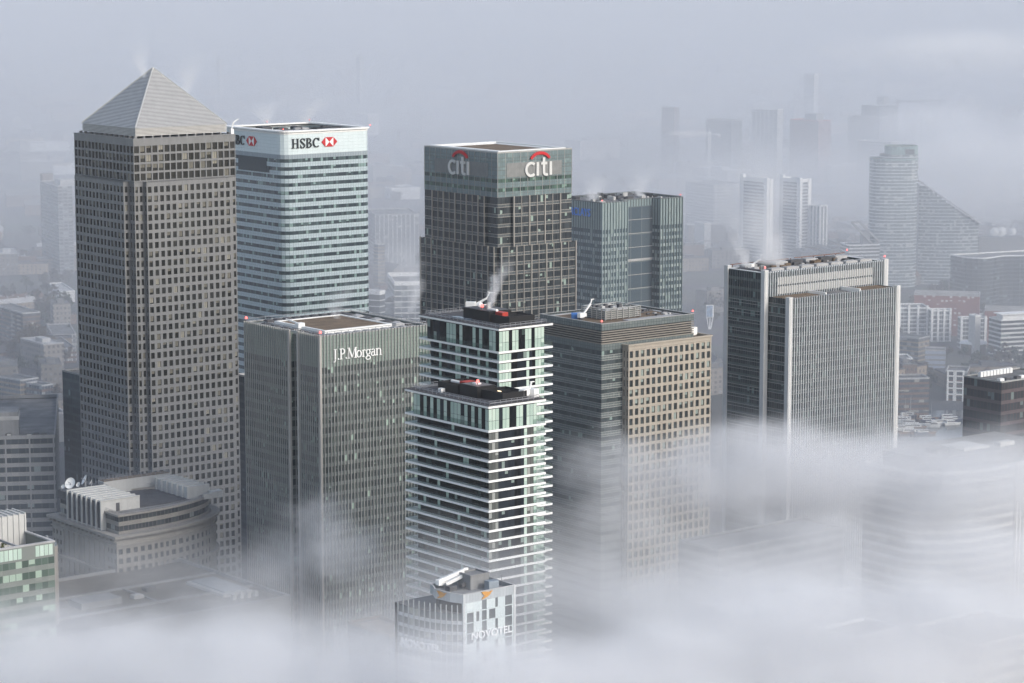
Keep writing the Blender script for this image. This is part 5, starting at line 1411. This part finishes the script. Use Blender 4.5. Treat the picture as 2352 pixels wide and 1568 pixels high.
    r, L, W, pl = far_tower('white_balcony_tower', 'white apartment tower with dark balconies at the edge of view', 2300, 734, 30, 2400, 2272, [G_OFF, S_WHITE], b=20, pane=2.6, sp=1.3, fh=3.1, cat='apartment block', trim='white')
    m = M(); m.box(3, L - 2, 3, 12, 29, 33); m.box(1, L, 1.5, 13, 33, 33.6); m.build('roof_pavilion', MT['white'], r)
    far_tower('buff_brick_flats', 'buff brick flats with pointed gables below the grey banded flats', 2110, 776, 17, 2135, 2040, [gw, S_YEL], b=50, pane=3, cat='apartment block')
    c = at_z(2236, 784, 9); t = empty('round_pavilion', (c.x, c.y, 0), 0, 'low round building with white disc roof', 'pavilion')
    m = M(); m.cyl((0, 0, 0), 9.2, 8, 28); m.build('wall', S_BRICK, t)
    m = M(); m.cyl((0, 0, 8), 10.4, 1.0, 28, r2=9.8); m.cyl((0, 0, 9), 9.6, 1.6, 28, r2=1); m.build('disc_roof', MT['white'], t)
    r, L, W, pl = far_tower('white_framed_flats', 'brown flats with white framed front and dark flat roof by the dock', 2172, 850, 20, 2222, 2140, [G_OFF, S_BRICK], b=-14, pane=3, cat='apartment block', mw=22)
    m = M()
    for s in (1, 6, L - 9, L - 3): m.box(s, s + 1.2, -1, 0, 0, 20)
    for z in (4, 8, 12, 16, 19.4): m.box(1, 7, -1.1, -.02, z, z + .8); m.box(L - 9, L - 2, -1.1, -.02, z, z + .8)
    m.build('white_frame', MT['white'], r)
    far_tower('brown_dock_flats', 'brown brick flats on the dockside next to the finned slab', 2066, 868, 24, 2135, 2050, [gw, S_BRICK], b=8, pane=3.2, sp=1.4, cat='apartment block')
    far_tower('pale_blue_shed', 'pale blue flat-fronted building behind the dockside flats', 2125, 802, 15, 2172, 2100, [glass('pale_blue_wall', (.30, .34, .42), (.32, .36, .44), (.33, .37, .45), .1, rough=.6), S_CONC], b=-10, pane=6, cat='building', mw=14)
    far_tower('white_corner_house', 'small white house with dark window strips beside the finned slab', 2062, 822, 15, 2096, 2050, [G_OFF, S_WHITE], b=2, pane=4, sp=1.6, cat='house', trim='white')
    c = at_z(2072, 944, 0); t = empty('white_portal', c, 0, 'tall white portal frame on the quay', 'portal')
    for x in (-1.8, 1.8):
        m = M(); m.box(x - .5, x + .5, -.5, .5, 0, 13); m.build('post', MT['white'], t)
    m = M(); m.box(-2.3, 2.3, -.6, .6, 13, 14); m.build('lintel', MT['white'], t)
    # billboard
    c = at_z(1630, 756, 0); t = empty('billboard', c, 14, 'white billboard with blue picture on splayed legs beside the road', 'billboard')
    m = M(); m.box(-3, 3, -.5, .5, 9.5, 19); m.build('board', MT['white'], t)
    m = M(); m.box(-2.8, 2.0, -.62, -.52, 9.9, 18.6); m.build('poster', paint('blue_poster', (.20, .29, .42), .5, .5, .5, streak=False), t)
    for a, b in ((-2.4, -.8), (.2, -.3), (.2, .3), (2.6, .9)):
        m = M(); m.beam((a, 0, 9.5), (b, 0, 0), .55); m.build('leg', MT['white'], t)
    # arched footbridge
    c = at_z(1619, 575, 0); t = empty('arched_bridge', c, 6, 'small white arched bridge far beyond the recessed tower', 'bridge')
    m = M(); N = 12
    for i in range(N):
        a, b = math.pi * i / N, math.pi * (i + 1) / N
        for y in (-2, 2): m.beam((-10 * math.cos(a), y, 4 + 6 * math.sin(a)), (-10 * math.cos(b), y, 4 + 6 * math.sin(b)), .7)
    m.build('arch', MT['roofpale'], t)
    m = M(); m.box(-11, 11, -2.4, 2.4, 3.2, 4.0); m.build('deck', MT['roofpale'], t)
    m = M()
    for x in (-9, 9): m.box(x - .6, x + .6, -2, 2, 0, 3.2)
    m.build('pier', MT['concrete'], t, kind='stuff')
    far_tower('pale_roofed_shed', 'wide pale-roofed shed far off beside the pyramid tower', 40, 330, 12, 160, -40, [S_WHITE, S_WHITE], b=20, pane=8, cat='shed', trim='white', roof='roofpale', mw=45)
    far_tower('pale_roofed_shed', 'second wide pale-roofed shed behind the slab of flats', 60, 382, 12, 190, 10, [S_WHITE, S_WHITE], b=16, pane=8, cat='shed', trim='white', roof='roofpale', mw=40)
    far_tower('pale_roofed_shed', 'pale-roofed shed above the low terraces in the central gap', 900, 432, 14, 965, 872, [S_WHITE, S_WHITE], b=22, pane=8, cat='shed', trim='white', roof='roofpale', mw=45)
    boats(); low_city()

wallwin_far = wallwin('white_dotted_wall', (.58, .57, .55), (.08, .09, .1), 4, 4, .35, .35, .05)

def boats():
    rnd = random.Random(21)
    hullm = [paint('white_hull', (.7, .7, .68), .1, .5, .4), paint('navy_hull', (.03, .04, .07), .1, .5, .4), paint('wood_hull', (.22, .12, .06), .2, .5, .6)]
    for i in range(24):
        X, Y = 2064 + rnd.random() * 140, 955 + rnd.random() * 42
        if X > 2140 and Y > 985: Y -= 25
        c = at_z(X, Y, .1); L = rnd.uniform(8, 17) if i else 22; wd = L * .2; hm = rnd.choice(hullm)
        t = empty('moored_boat', c, rnd.choice((8, 14, 172, 20)), 'small moored boat in the dock at the foot of the finned slab', 'boat', 'boats moored in the dock')
        m = M(); pts = [(-L / 2, -wd / 2), (L * .2, -wd / 2), (L / 2, 0), (L * .2, wd / 2), (-L / 2, wd / 2)]
        lowp = [(x * .9, y * .7) for x, y in pts]
        for k in range(5):
            j = (k + 1) % 5; m.q((*lowp[k], 0), (*lowp[j], 0), (*pts[j], 1.5), (*pts[k], 1.5))
        m.q(*[(x, y, 1.5) for x, y in pts]); m.build('hull', hm, t)
        m = M(); m.box(-L * .35, L * .12, -wd * .34, wd * .34, 1.5, 3.0); cb = m.build('cabin', hullm[0], t)
        m = M(); m.box(-L * .3, L * .122, -wd * .345, wd * .345, 2.1, 2.7); m.build('cabin_window', MT['dark'], cb)
        if i % 3 == 0:
            m = M(); m.cyl((L * .1, 0, 1.5), .12, L * .8, 6); m.build('mast', MT['rail'], t)

def tree_mesh(seed, mat_leaf, mat_wood, hgt):
    rnd = random.Random(seed); m = M(); lobes = []
    for i in range(9):
        a, r = rnd.uniform(0, 6.28), rnd.uniform(.05, .34) * hgt
        lobes.append((Vector((r * math.cos(a), r * math.sin(a), hgt * rnd.uniform(.42, .86))), hgt * rnd.uniform(.12, .2)))
    for c, r in lobes:
        for k in range(46):
            d = Vector((rnd.gauss(0, 1), rnd.gauss(0, 1), rnd.gauss(0, 1))).normalized() * r * rnd.uniform(.5, 1.1)
            s = hgt * rnd.uniform(.018, .042); x = Vector((rnd.gauss(0, 1), rnd.gauss(0, 1), rnd.gauss(0, 1))).normalized() * s
            y = x.cross(Vector((rnd.gauss(0, 1), rnd.gauss(0, 1), rnd.gauss(0, 1)))).normalized() * s
            p = c + d; m.q(p - x - y, p + x - y, p + x + y, p - x + y)
    tr = M(); tr.cyl((0, 0, 0), hgt * .025, hgt * .5, 7, r2=hgt * .014)
    for c, r in lobes[:6]: tr.beam((0, 0, hgt * .32), c, hgt * .012)
    return m.data('crown', [mat_leaf]), tr.data('trunk', [mat_wood])

HID = [(160, 300, 545, 1568), (545, 285, 855, 1568), (970, 330, 1335, 1568), (1335, 440, 1575, 1568), (1665, 620, 2058, 1568), (560, 740, 1260, 1568), (1240, 720, 1632, 1568), (0, 1000, 560, 1568), (2110, 1005, 2400, 1568)]
def hidden(X, Y): return any(a < X < c and b < Y < d for a, b, c, d in HID)

def low_city():
    rnd = random.Random(33)
    walls = [wallwin('brick_terrace_wall', (.17, .115, .085), (.05, .055, .06), 3.2, 3.0, .4, .5, .3), wallwin('pale_block_wall', (.23, .21, .19), (.06, .065, .07), 3.4, 3.1, .5, .5, .35), wallwin('buff_wall', (.27, .22, .165), (.06, .06, .07), 3.2, 3.0, .4, .5, .25)]
    roofs = [paint('slate_roof', (.085, .085, .095), .25, .3, .85, streak=False), paint('tile_roof', (.13, .08, .06), .25, .3, .9, streak=False), MT['roofpale'], MT['roofgrey']]
    protos = []
    for k in range(8):
        m = M(); L, W, h = (rnd.uniform(24, 50), rnd.uniform(8, 11), rnd.uniform(5.5, 8)) if k < 4 else (rnd.uniform(18, 42), rnd.uniform(11, 20), rnd.uniform(7, 17))
        m.prism(rect(-L / 2, L / 2, -W / 2, W / 2), 0, h, uvm=True)
        wall = m.data('wall', [walls[k % 3]])
        m = M()
        if k < 4:
            o = .4; y = W / 2 + o; x = L / 2 + .2; z = h - .15; t = h + W * .38
            m.q((-x, -y, z), (x, -y, z), (x, 0, t), (-x, 0, t)); m.q((x, y, z), (-x, y, z), (-x, 0, t), (x, 0, t)); m.q((-x, y, z), (-x, -y, z), (-x, 0, t)); m.q((x, -y, z), (x, y, z), (x, 0, t))
            n = int(L / 9)
            for i in range(n): cx = -L / 2 + (i + .5) * L / n; m.box(cx - .5, cx + .5, -.5, .5, t - .6, t + 1.2)
        else:
            m.ring(rect(-L / 2 - .1, L / 2 + .1, -W / 2 - .1, W / 2 + .1), rect(-L / 2 + .5, L / 2 - .5, -W / 2 + .5, W / 2 - .5), h, h + .7); m.box(-L * .2, L * .1, -W * .2, W * .2, h + .01, h + 2.4)
            m.prism(rect(-L / 2 + .5, L / 2 - .5, -W / 2 + .5, W / 2 - .5), h, h + .15)
        roof = m.data('roof', [roofs[k % 4] if k < 4 else roofs[(3, 0, 3, 2)[k % 4]]])
        protos.append((wall, roof))
    n = 0; tries = 0
    while n < 285 and tries < 6000:
        tries += 1
        X, Y = rnd.uniform(-20, 2372), 130 + 860 * rnd.random() ** .9
        if hidden(X, Y): continue
        if Y > 640 and 1640 < X < 2060: continue
        if X > 2040 and Y > 560 and rnd.random() < .6: continue
        if X > 2040 and Y > 930: continue
        c = at_z(X, Y, 0); k = rnd.randrange(8)
        r = empty('low_building', c, rnd.choice((12, 18, 102, 40, 128)) + rnd.uniform(-4, 4), None, None)
        far = Y < 520
        tag(r, 'low building of the hazy city spread beyond the towers' if not far else 'distant low building almost dissolved in haze', 'building', 'low buildings near the towers' if not far else 'distant low buildings in haze')
        s = rnd.uniform(.85, 1.25) * (1.0 if not far else rnd.uniform(1.0, 2.2)); r.scale = (s, s, rnd.uniform(.9, 1.3) * (1 if not far else 1.3))
        for nm, me in zip(('wall', 'roof'), protos[k]):
            o = bpy.data.objects.new(nm, me); col.objects.link(o); o.parent = r
        n += 1
    leaf = [paint('autumn_leaf', (.10, .075, .04), .5, .8, .9, streak=False), paint('dull_green_leaf', (.055, .065, .04), .5, .8, .9, streak=False), paint('bare_twig', (.085, .07, .06), .4, .8, .9, streak=False)]
    wood = paint('bark', (.05, .042, .035), .3, .8, .9)
    tp = [tree_mesh(40 + k, leaf[k % 3], wood, 12 + 2 * (k % 3)) for k in range(6)]
    spots = [(75, 822, 2.3), (52, 826, 1.8), (100, 815, 1.9), (130, 745, 2.0), (152, 750, 1.9), (108, 735, 1.8), (140, 720, 1.2), (85, 745, 1.2), (20, 835, 1.2), (150, 835, 1.1)]
    tries = 0
    while len(spots) < 190 and tries < 5000:
        tries += 1
        X, Y = rnd.uniform(-10, 2360), rnd.uniform(330, 950)
        if hidden(X, Y) or (1640 < X < 2060 and Y > 640) or (X > 2040 and Y > 925): continue
        spots.append((X, Y, rnd.uniform(.7, 1.25)))
    for i, (X, Y, s) in enumerate(spots):
        r = empty('autumn_tree', at_z(X, Y, 0), rnd.uniform(0, 360), 'bare or browning tree among the low buildings in haze', 'tree', 'trees of the hazy city'); r.scale = (s, s, s)
        if i == 0: r['label'] = 'big round rust-brown tree beside the dark brick flats'; del r['group']
        for nm, me in zip(('crown', 'trunk'), tp[0 if i < 3 else i % 6]):
            o = bpy.data.objects.new(nm, me); col.objects.link(o); o.parent = r
ground(); city()
# ================================================================== light
SUN_EL, SUN_AZ = 32.0, 128.0      # azimuth clockwise from the viewing direction (+Y)
w = bpy.data.worlds.new('World'); sc.world = w; w.use_nodes = True
nt = w.node_tree
sky = nt.nodes.new('ShaderNodeTexSky'); sky.sky_type = 'NISHITA'; sky.sun_disc = False
sky.sun_elevation = R(SUN_EL); sky.sun_rotation = R(SUN_AZ)
sky.air_density, sky.dust_density, sky.ozone_density = 1.0, 2.0, 1.0
bg = nt.nodes['Background']; hs = nt.nodes.new('ShaderNodeHueSaturation'); hs.inputs['Saturation'].default_value = .74
nt.links.new(sky.outputs[0], hs.inputs['Color']); nt.links.new(hs.outputs[0], bg.inputs[0]); bg.inputs[1].default_value = 0.15
sl = bpy.data.lights.new('sun', 'SUN'); sl.energy = 1.25; sl.angle = R(14); sl.color = (1.0, .965, .92)
so = bpy.data.objects.new('sun', sl); col.objects.link(so)
d = Vector((math.sin(R(SUN_AZ)) * math.cos(R(SUN_EL)), math.cos(R(SUN_AZ)) * math.cos(R(SUN_EL)), math.sin(R(SUN_EL))))
so.rotation_euler = d.to_track_quat('Z', 'Y').to_euler()

# ================================================================== air
def vol_mat(name, colr, dens, aniso=0.0):
    m = bpy.data.materials.new(name); m.use_nodes = True; t = m.node_tree
    t.nodes.remove(t.nodes['Principled BSDF'])
    v = t.nodes.new('ShaderNodeVolumePrincipled')
    v.inputs['Color'].default_value = (*colr, 1); v.inputs['Density'].default_value = dens; v.inputs['Anisotropy'].default_value = aniso
    t.links.new(v.outputs[0], t.nodes['Material Output'].inputs['Volume'])
    return m, t, v
HAZE = 0.000045
m = M(); m.box(-9000, 9000, -300, 16500, -1.5, 291)
hz, _, _ = vol_mat('haze', (.82, .85, .91), HAZE)
m.build('haze', hz, None, kind='stuff')

def fog_lump(X, Y, y, rx, ry, rz, dens, seed=0, size=70.0, k=1.0, name='fog_bank', rot=0.0, thr=.3, flat=.45, detail=3.5, inner=.1, power=1.3, aniso=0.0):
    """a soft ellipsoid of fog centred on the sight line through (X, Y) at distance y; radii in metres, size = metres per billow"""
    c = at_y(X, Y, y)
    mm = M(); n = 20; ring = None
    for i in range(11):
        ph = math.pi * i / 10
        cur = [(math.sin(ph) * math.cos(2 * math.pi * j / n), math.sin(ph) * math.sin(2 * math.pi * j / n), math.cos(ph)) for j in range(n)]
        if ring:
            for j in range(n): mm.q(ring[j], cur[j], cur[(j + 1) % n], ring[(j + 1) % n])
        ring = cur
    mat, t, v = vol_mat(name, (.985, .988, 1.0), 0, aniso)
    tc = nd(t, 'ShaderNodeTexCoord').outputs['Object']
    ln = nd(t, 'ShaderNodeVectorMath', operation='LENGTH'); t.links.new(tc, ln.inputs[0])
    fall = nd(t, 'ShaderNodeMapRange', interpolation_type='SMOOTHSTEP'); fall.inputs[1].default_value = .97; fall.inputs[2].default_value = inner
    t.links.new(ln.outputs['Value'], fall.inputs[0])
    mp = nd(t, 'ShaderNodeMapping'); mp.inputs['Location'].default_value = (seed * 3.1, seed * 1.7, seed * 5.3)
    mp.inputs['Scale'].default_value = (rx / size, ry / size, rz / (size * flat))
    t.links.new(tc, mp.inputs[0])
    no = nd(t, 'ShaderNodeTexNoise'); no.inputs['Scale'].default_value = 1.0; no.inputs['Detail'].default_value = detail; no.inputs['Roughness'].default_value = .58
    t.links.new(mp.outputs[0], no.inputs['Vector'])
    f = math_n(t, 'ADD', fall.outputs[0], math_n(t, 'MULTIPLY', math_n(t, 'SUBTRACT', no.outputs[0], .5), k * 1.6))
    f = math_n(t, 'MULTIPLY', math_n(t, 'SUBTRACT', f, thr), 1 / (1 - thr), True)
    f = math_n(t, 'MULTIPLY', math_n(t, 'POWER', f, power), fall.outputs[0])
    t.links.new(math_n(t, 'MULTIPLY', f, dens), v.inputs['Density'])
    o = mm.build(name, mat, None, kind='stuff'); o.location = c; o.scale = (rx, ry, rz); o.rotation_euler[2] = R(rot)
    return o

# thin even mist over the far city
m = M(); m.box(-7000, 7000, 1420, 16000, -1.2, 175)
ms, _, _ = vol_mat('mist', (.83, .862, .925), .00080)
m.build('mist', ms, None, kind='stuff')
m = M(); m.box(-1500, 1500, 860, 1415, -1.1, 105)
ms, _, _ = vol_mat('shade_tinted_ground_mist', (.56, .62, .72), .00060)  # low albedo: shade around the tower feet is put into the mist colour
m.build('mist', ms, None, kind='stuff')
m = M(); m.box(-1600, 1600, 1180, 1418, 96, 190)
ms, _, _ = vol_mat('high_mist', (.80, .825, .87), .00022)
m.build('mist', ms, None, kind='stuff')

# the fog sea in front
fog_lump(330, 1680, 630, 130, 90, 48, .030, 1, 38, inner=.4, k=2.4, flat=.6)
fog_lump(620, 1590, 640, 60, 50, 26, .028, 1.2, 28, k=2.2, flat=.7)
fog_lump(150, 1560, 660, 50, 40, 26, .026, 1.4, 28, k=2.2, flat=.7)
fog_lump(-20, 1620, 690, 60, 60, 36, .036, 1.5, 34, k=2.0)
fog_lump(800, 1700, 590, 100, 70, 38, .034, 2, 34, inner=.35, k=2.3, flat=.6)
fog_lump(1520, 1690, 590, 120, 70, 38, .034, 2.5, 36, inner=.4, k=2.3, flat=.6)
fog_lump(1020, 1520, 590, 40, 30, 20, .016, 2.7, 22, k=1.8, flat=.8)
fog_lump(1040, 1420, 575, 36, 20, 18, .013, 2.8, 20, k=1.4)
fog_lump(2250, 1170, 850, 60, 45, 34, .030, 2.9, 34, inner=.3, k=2.0, flat=.7)
fog_lump(2200, 1500, 650, 60, 40, 26, .034, 2.95, 30, inner=.35, k=1.9, flat=.7)
fog_lump(1760, 1075, 890, 80, 50, 26, .040, 3, 40, inner=.3, k=2.3, flat=.7)
fog_lump(2080, 1110, 890, 110, 60, 32, .040, 3.2, 46, inner=.3, k=2.3, flat=.6)
fog_lump(1500, 1070, 905, 62, 50, 32, .034, 3.4, 34, k=2.2, flat=.8)
fog_lump(1420, 1180, 860, 34, 34, 26, .020, 3.6, 24, k=2.2, flat=.9)
fog_lump(2010, 1380, 760, 150, 70, 40, .028, 5, 40, inner=.3, k=2.4, flat=.6)
fog_lump(1780, 1400, 740, 50, 40, 22, .028, 5.3, 26, k=2.2, flat=.8)
fog_lump(1950, 1580, 640, 130, 80, 42, .036, 6, 38, inner=.4, k=2.2, flat=.6)
fog_lump(2260, 1350, 790, 70, 60, 38, .022, 6.5, 34, inner=.2, k=2.2, flat=.7)
fog_lump(1300, 1340, 800, 90, 100, 40, .007, 8, 45, inner=.2, k=1.8)
fog_lump(1090, 1480, 745, 110, 120, 62, .0085, 9, 70, inner=.2, k=1.2)
fog_lump(770, 1240, 820, 32, 26, 25, .050, 7, 18, k=2.1, flat=.9)
fog_lump(640, 1300, 820, 30, 26, 22, .020, 7.4, 18, k=2.0, flat=.9)
fog_lump(330, 1330, 850, 110, 60, 26, .011, 10, 36, k=1.8)
fog_lump(560, 1400, 790, 70, 60, 30, .014, 10.5, 32, k=1.9)
fog_lump(1520, 1200, 870, 90, 60, 40, .010, 11, 40, k=2.0)
fog_lump(1720, 1330, 850, 70, 50, 32, .018, 11.5, 32, k=2.0)

# drifts among the far towers
fog_lump(1950, 480, 2700, 500, 420, 120, .0026, 12, 260, inner=.2)
fog_lump(2250, 420, 2900, 420, 380, 110, .0060, 13, 260)
fog_lump(1700, 430, 2600, 260, 240, 80, .0022, 14, 200)
fog_lump(910, 640, 1700, 60, 90, 60, .0050, 15, 60)
fog_lump(2330, 385, 2300, 200, 180, 56, .014, 17, 90, inner=.2, k=1.8)
fog_lump(2200, 300, 2900, 240, 200, 50, .010, 18, 110, inner=.2, k=1.8)
fog_lump(2250, 130, 3600, 420, 300, 60, .006, 19, 160, inner=.2, k=1.8)
fog_lump(1100, 280, 3600, 900, 700, 130, .0008, 16, 400)

# steam from the roofs
def steam(X0, Y0, y, dx, hgt, r, dens, seed, size=4.0, w0=.16):
    """a rising plume, narrow at the vent, widening and leaning as it drifts (dx and r in metres)"""
    c = at_y(X0, Y0, y); ww = abs(dx) + r * 2.2
    mm = M(); mm.box(-1, 1, -1, 1, 0, 1)
    mat, t, v = vol_mat('steam_plume', (.985, .988, 1.0), 0)
    tc = nd(t, 'ShaderNodeTexCoord').outputs['Object']
    sp = nd(t, 'ShaderNodeSeparateXYZ'); t.links.new(tc, sp.inputs[0])
    f = sp.outputs[2]
    mp = nd(t, 'ShaderNodeMapping'); mp.inputs['Location'].default_value = (seed, seed * 2.3, seed * .7)
    mp.inputs['Scale'].default_value = (ww / size, ww / size, hgt / size * 1.1); t.links.new(tc, mp.inputs[0])
    no = nd(t, 'ShaderNodeTexNoise'); no.inputs['Scale'].default_value = 1.0; no.inputs['Detail'].default_value = 4.0; no.inputs['Roughness'].default_value = .6
    t.links.new(mp.outputs[0], no.inputs['Vector'])
    n = math_n(t, 'SUBTRACT', no.outputs[0], .5)
    x = math_n(t, 'SUBTRACT', math_n(t, 'MULTIPLY', sp.outputs[0], ww), math_n(t, 'MULTIPLY', math_n(t, 'POWER', f, 1.5), dx))
    mp2 = nd(t, 'ShaderNodeMapping'); mp2.inputs['Location'].default_value = (seed * 1.9, seed * .4, seed * 3.1)
    mp2.inputs['Scale'].default_value = (0, 0, hgt / size * .3); t.links.new(tc, mp2.inputs[0])
    n2 = nd(t, 'ShaderNodeTexNoise'); n2.inputs['Scale'].default_value = 1.0; n2.inputs['Detail'].default_value = 2.0; t.links.new(mp2.outputs[0], n2.inputs['Vector'])
    sway = math_n(t, 'MULTIPLY', math_n(t, 'MULTIPLY', math_n(t, 'SUBTRACT', n2.outputs[0], .5), f), r * 5.0)
    x = math_n(t, 'ADD', math_n(t, 'ADD', x, sway), math_n(t, 'MULTIPLY', math_n(t, 'MULTIPLY', n, f), r * 3.0))
    yy = math_n(t, 'MULTIPLY', sp.outputs[1], ww)
    rad = math_n(t, 'SQRT', math_n(t, 'ADD', math_n(t, 'MULTIPLY', x, x), math_n(t, 'MULTIPLY', yy, yy)))
    rr = math_n(t, 'MULTIPLY', math_n(t, 'ADD', w0, math_n(t, 'MULTIPLY', math_n(t, 'POWER', f, .7), 1 - w0)), r)
    q = math_n(t, 'SUBTRACT', 1.0, math_n(t, 'DIVIDE', rad, rr))
    q = math_n(t, 'ADD', q, math_n(t, 'MULTIPLY', n, 1.9), True)
    fade = math_n(t, 'MULTIPLY', math_n(t, 'POWER', math_n(t, 'SUBTRACT', 1.0, f, True), 1.3), math_n(t, 'DIVIDE', 1.0, math_n(t, 'ADD', .35, f)))
    t.links.new(math_n(t, 'MULTIPLY', math_n(t, 'MULTIPLY', q, fade), dens), v.inputs['Density'])
    o = mm.build('steam_plume', mat, None, kind='stuff'); o.location = c; o.scale = (ww, ww, hgt)
    return o
steam(1127, 706, 850, 5.5, 17, 4.2, .55, 20, 2.6)
steam(330, 178, 1130, -2, 18, 6.0, .2, 22, 4)
steam(425, 225, 1145, 3, 22, 8.0, .16, 23, 5)
steam(1768, 606, 1125, -9, 58, 17, .062, 24.6, 7, .42)
steam(1712, 612, 1118, -2, 22, 7.0, .16, 25, 3.5, .3)
steam(610, 282, 1355, 5, 13, 11, .14, 26, 4.5)
steam(705, 280, 1365, 6, 15, 10, .14, 27, 4.5)
steam(1360, 462, 1418, 4, 17, 12, .18, 28, 4.5)
steam(1470, 450, 1430, -4, 17, 11, .15, 29, 4.5)
steam(945, 716, 965, 2, 30, 8, .11, 30, 5)
steam(775, 732, 965, -3, 16, 8, .09, 31, 5)
steam(1962, 524, 2310, -22, 22, 8, .05, 32, 7)
# ================================================================== render settings
sc.view_settings.view_transform = 'Standard'; sc.view_settings.look = 'None'
sc.view_settings.exposure = 0.48; sc.view_settings.gamma = 1.0
c = sc.cycles
c.max_bounces, c.diffuse_bounces, c.glossy_bounces, c.transmission_bounces, c.transparent_max_bounces = 8, 3, 2, 4, 12
c.volume_bounces = 3
c.volume_step_rate, c.volume_max_steps = 1.0, 160
c.use_denoising = True
try: c.denoiser = 'OPENIMAGEDENOISE'
except Exception: pass
c.use_adaptive_sampling = True; c.adaptive_threshold = 0.03
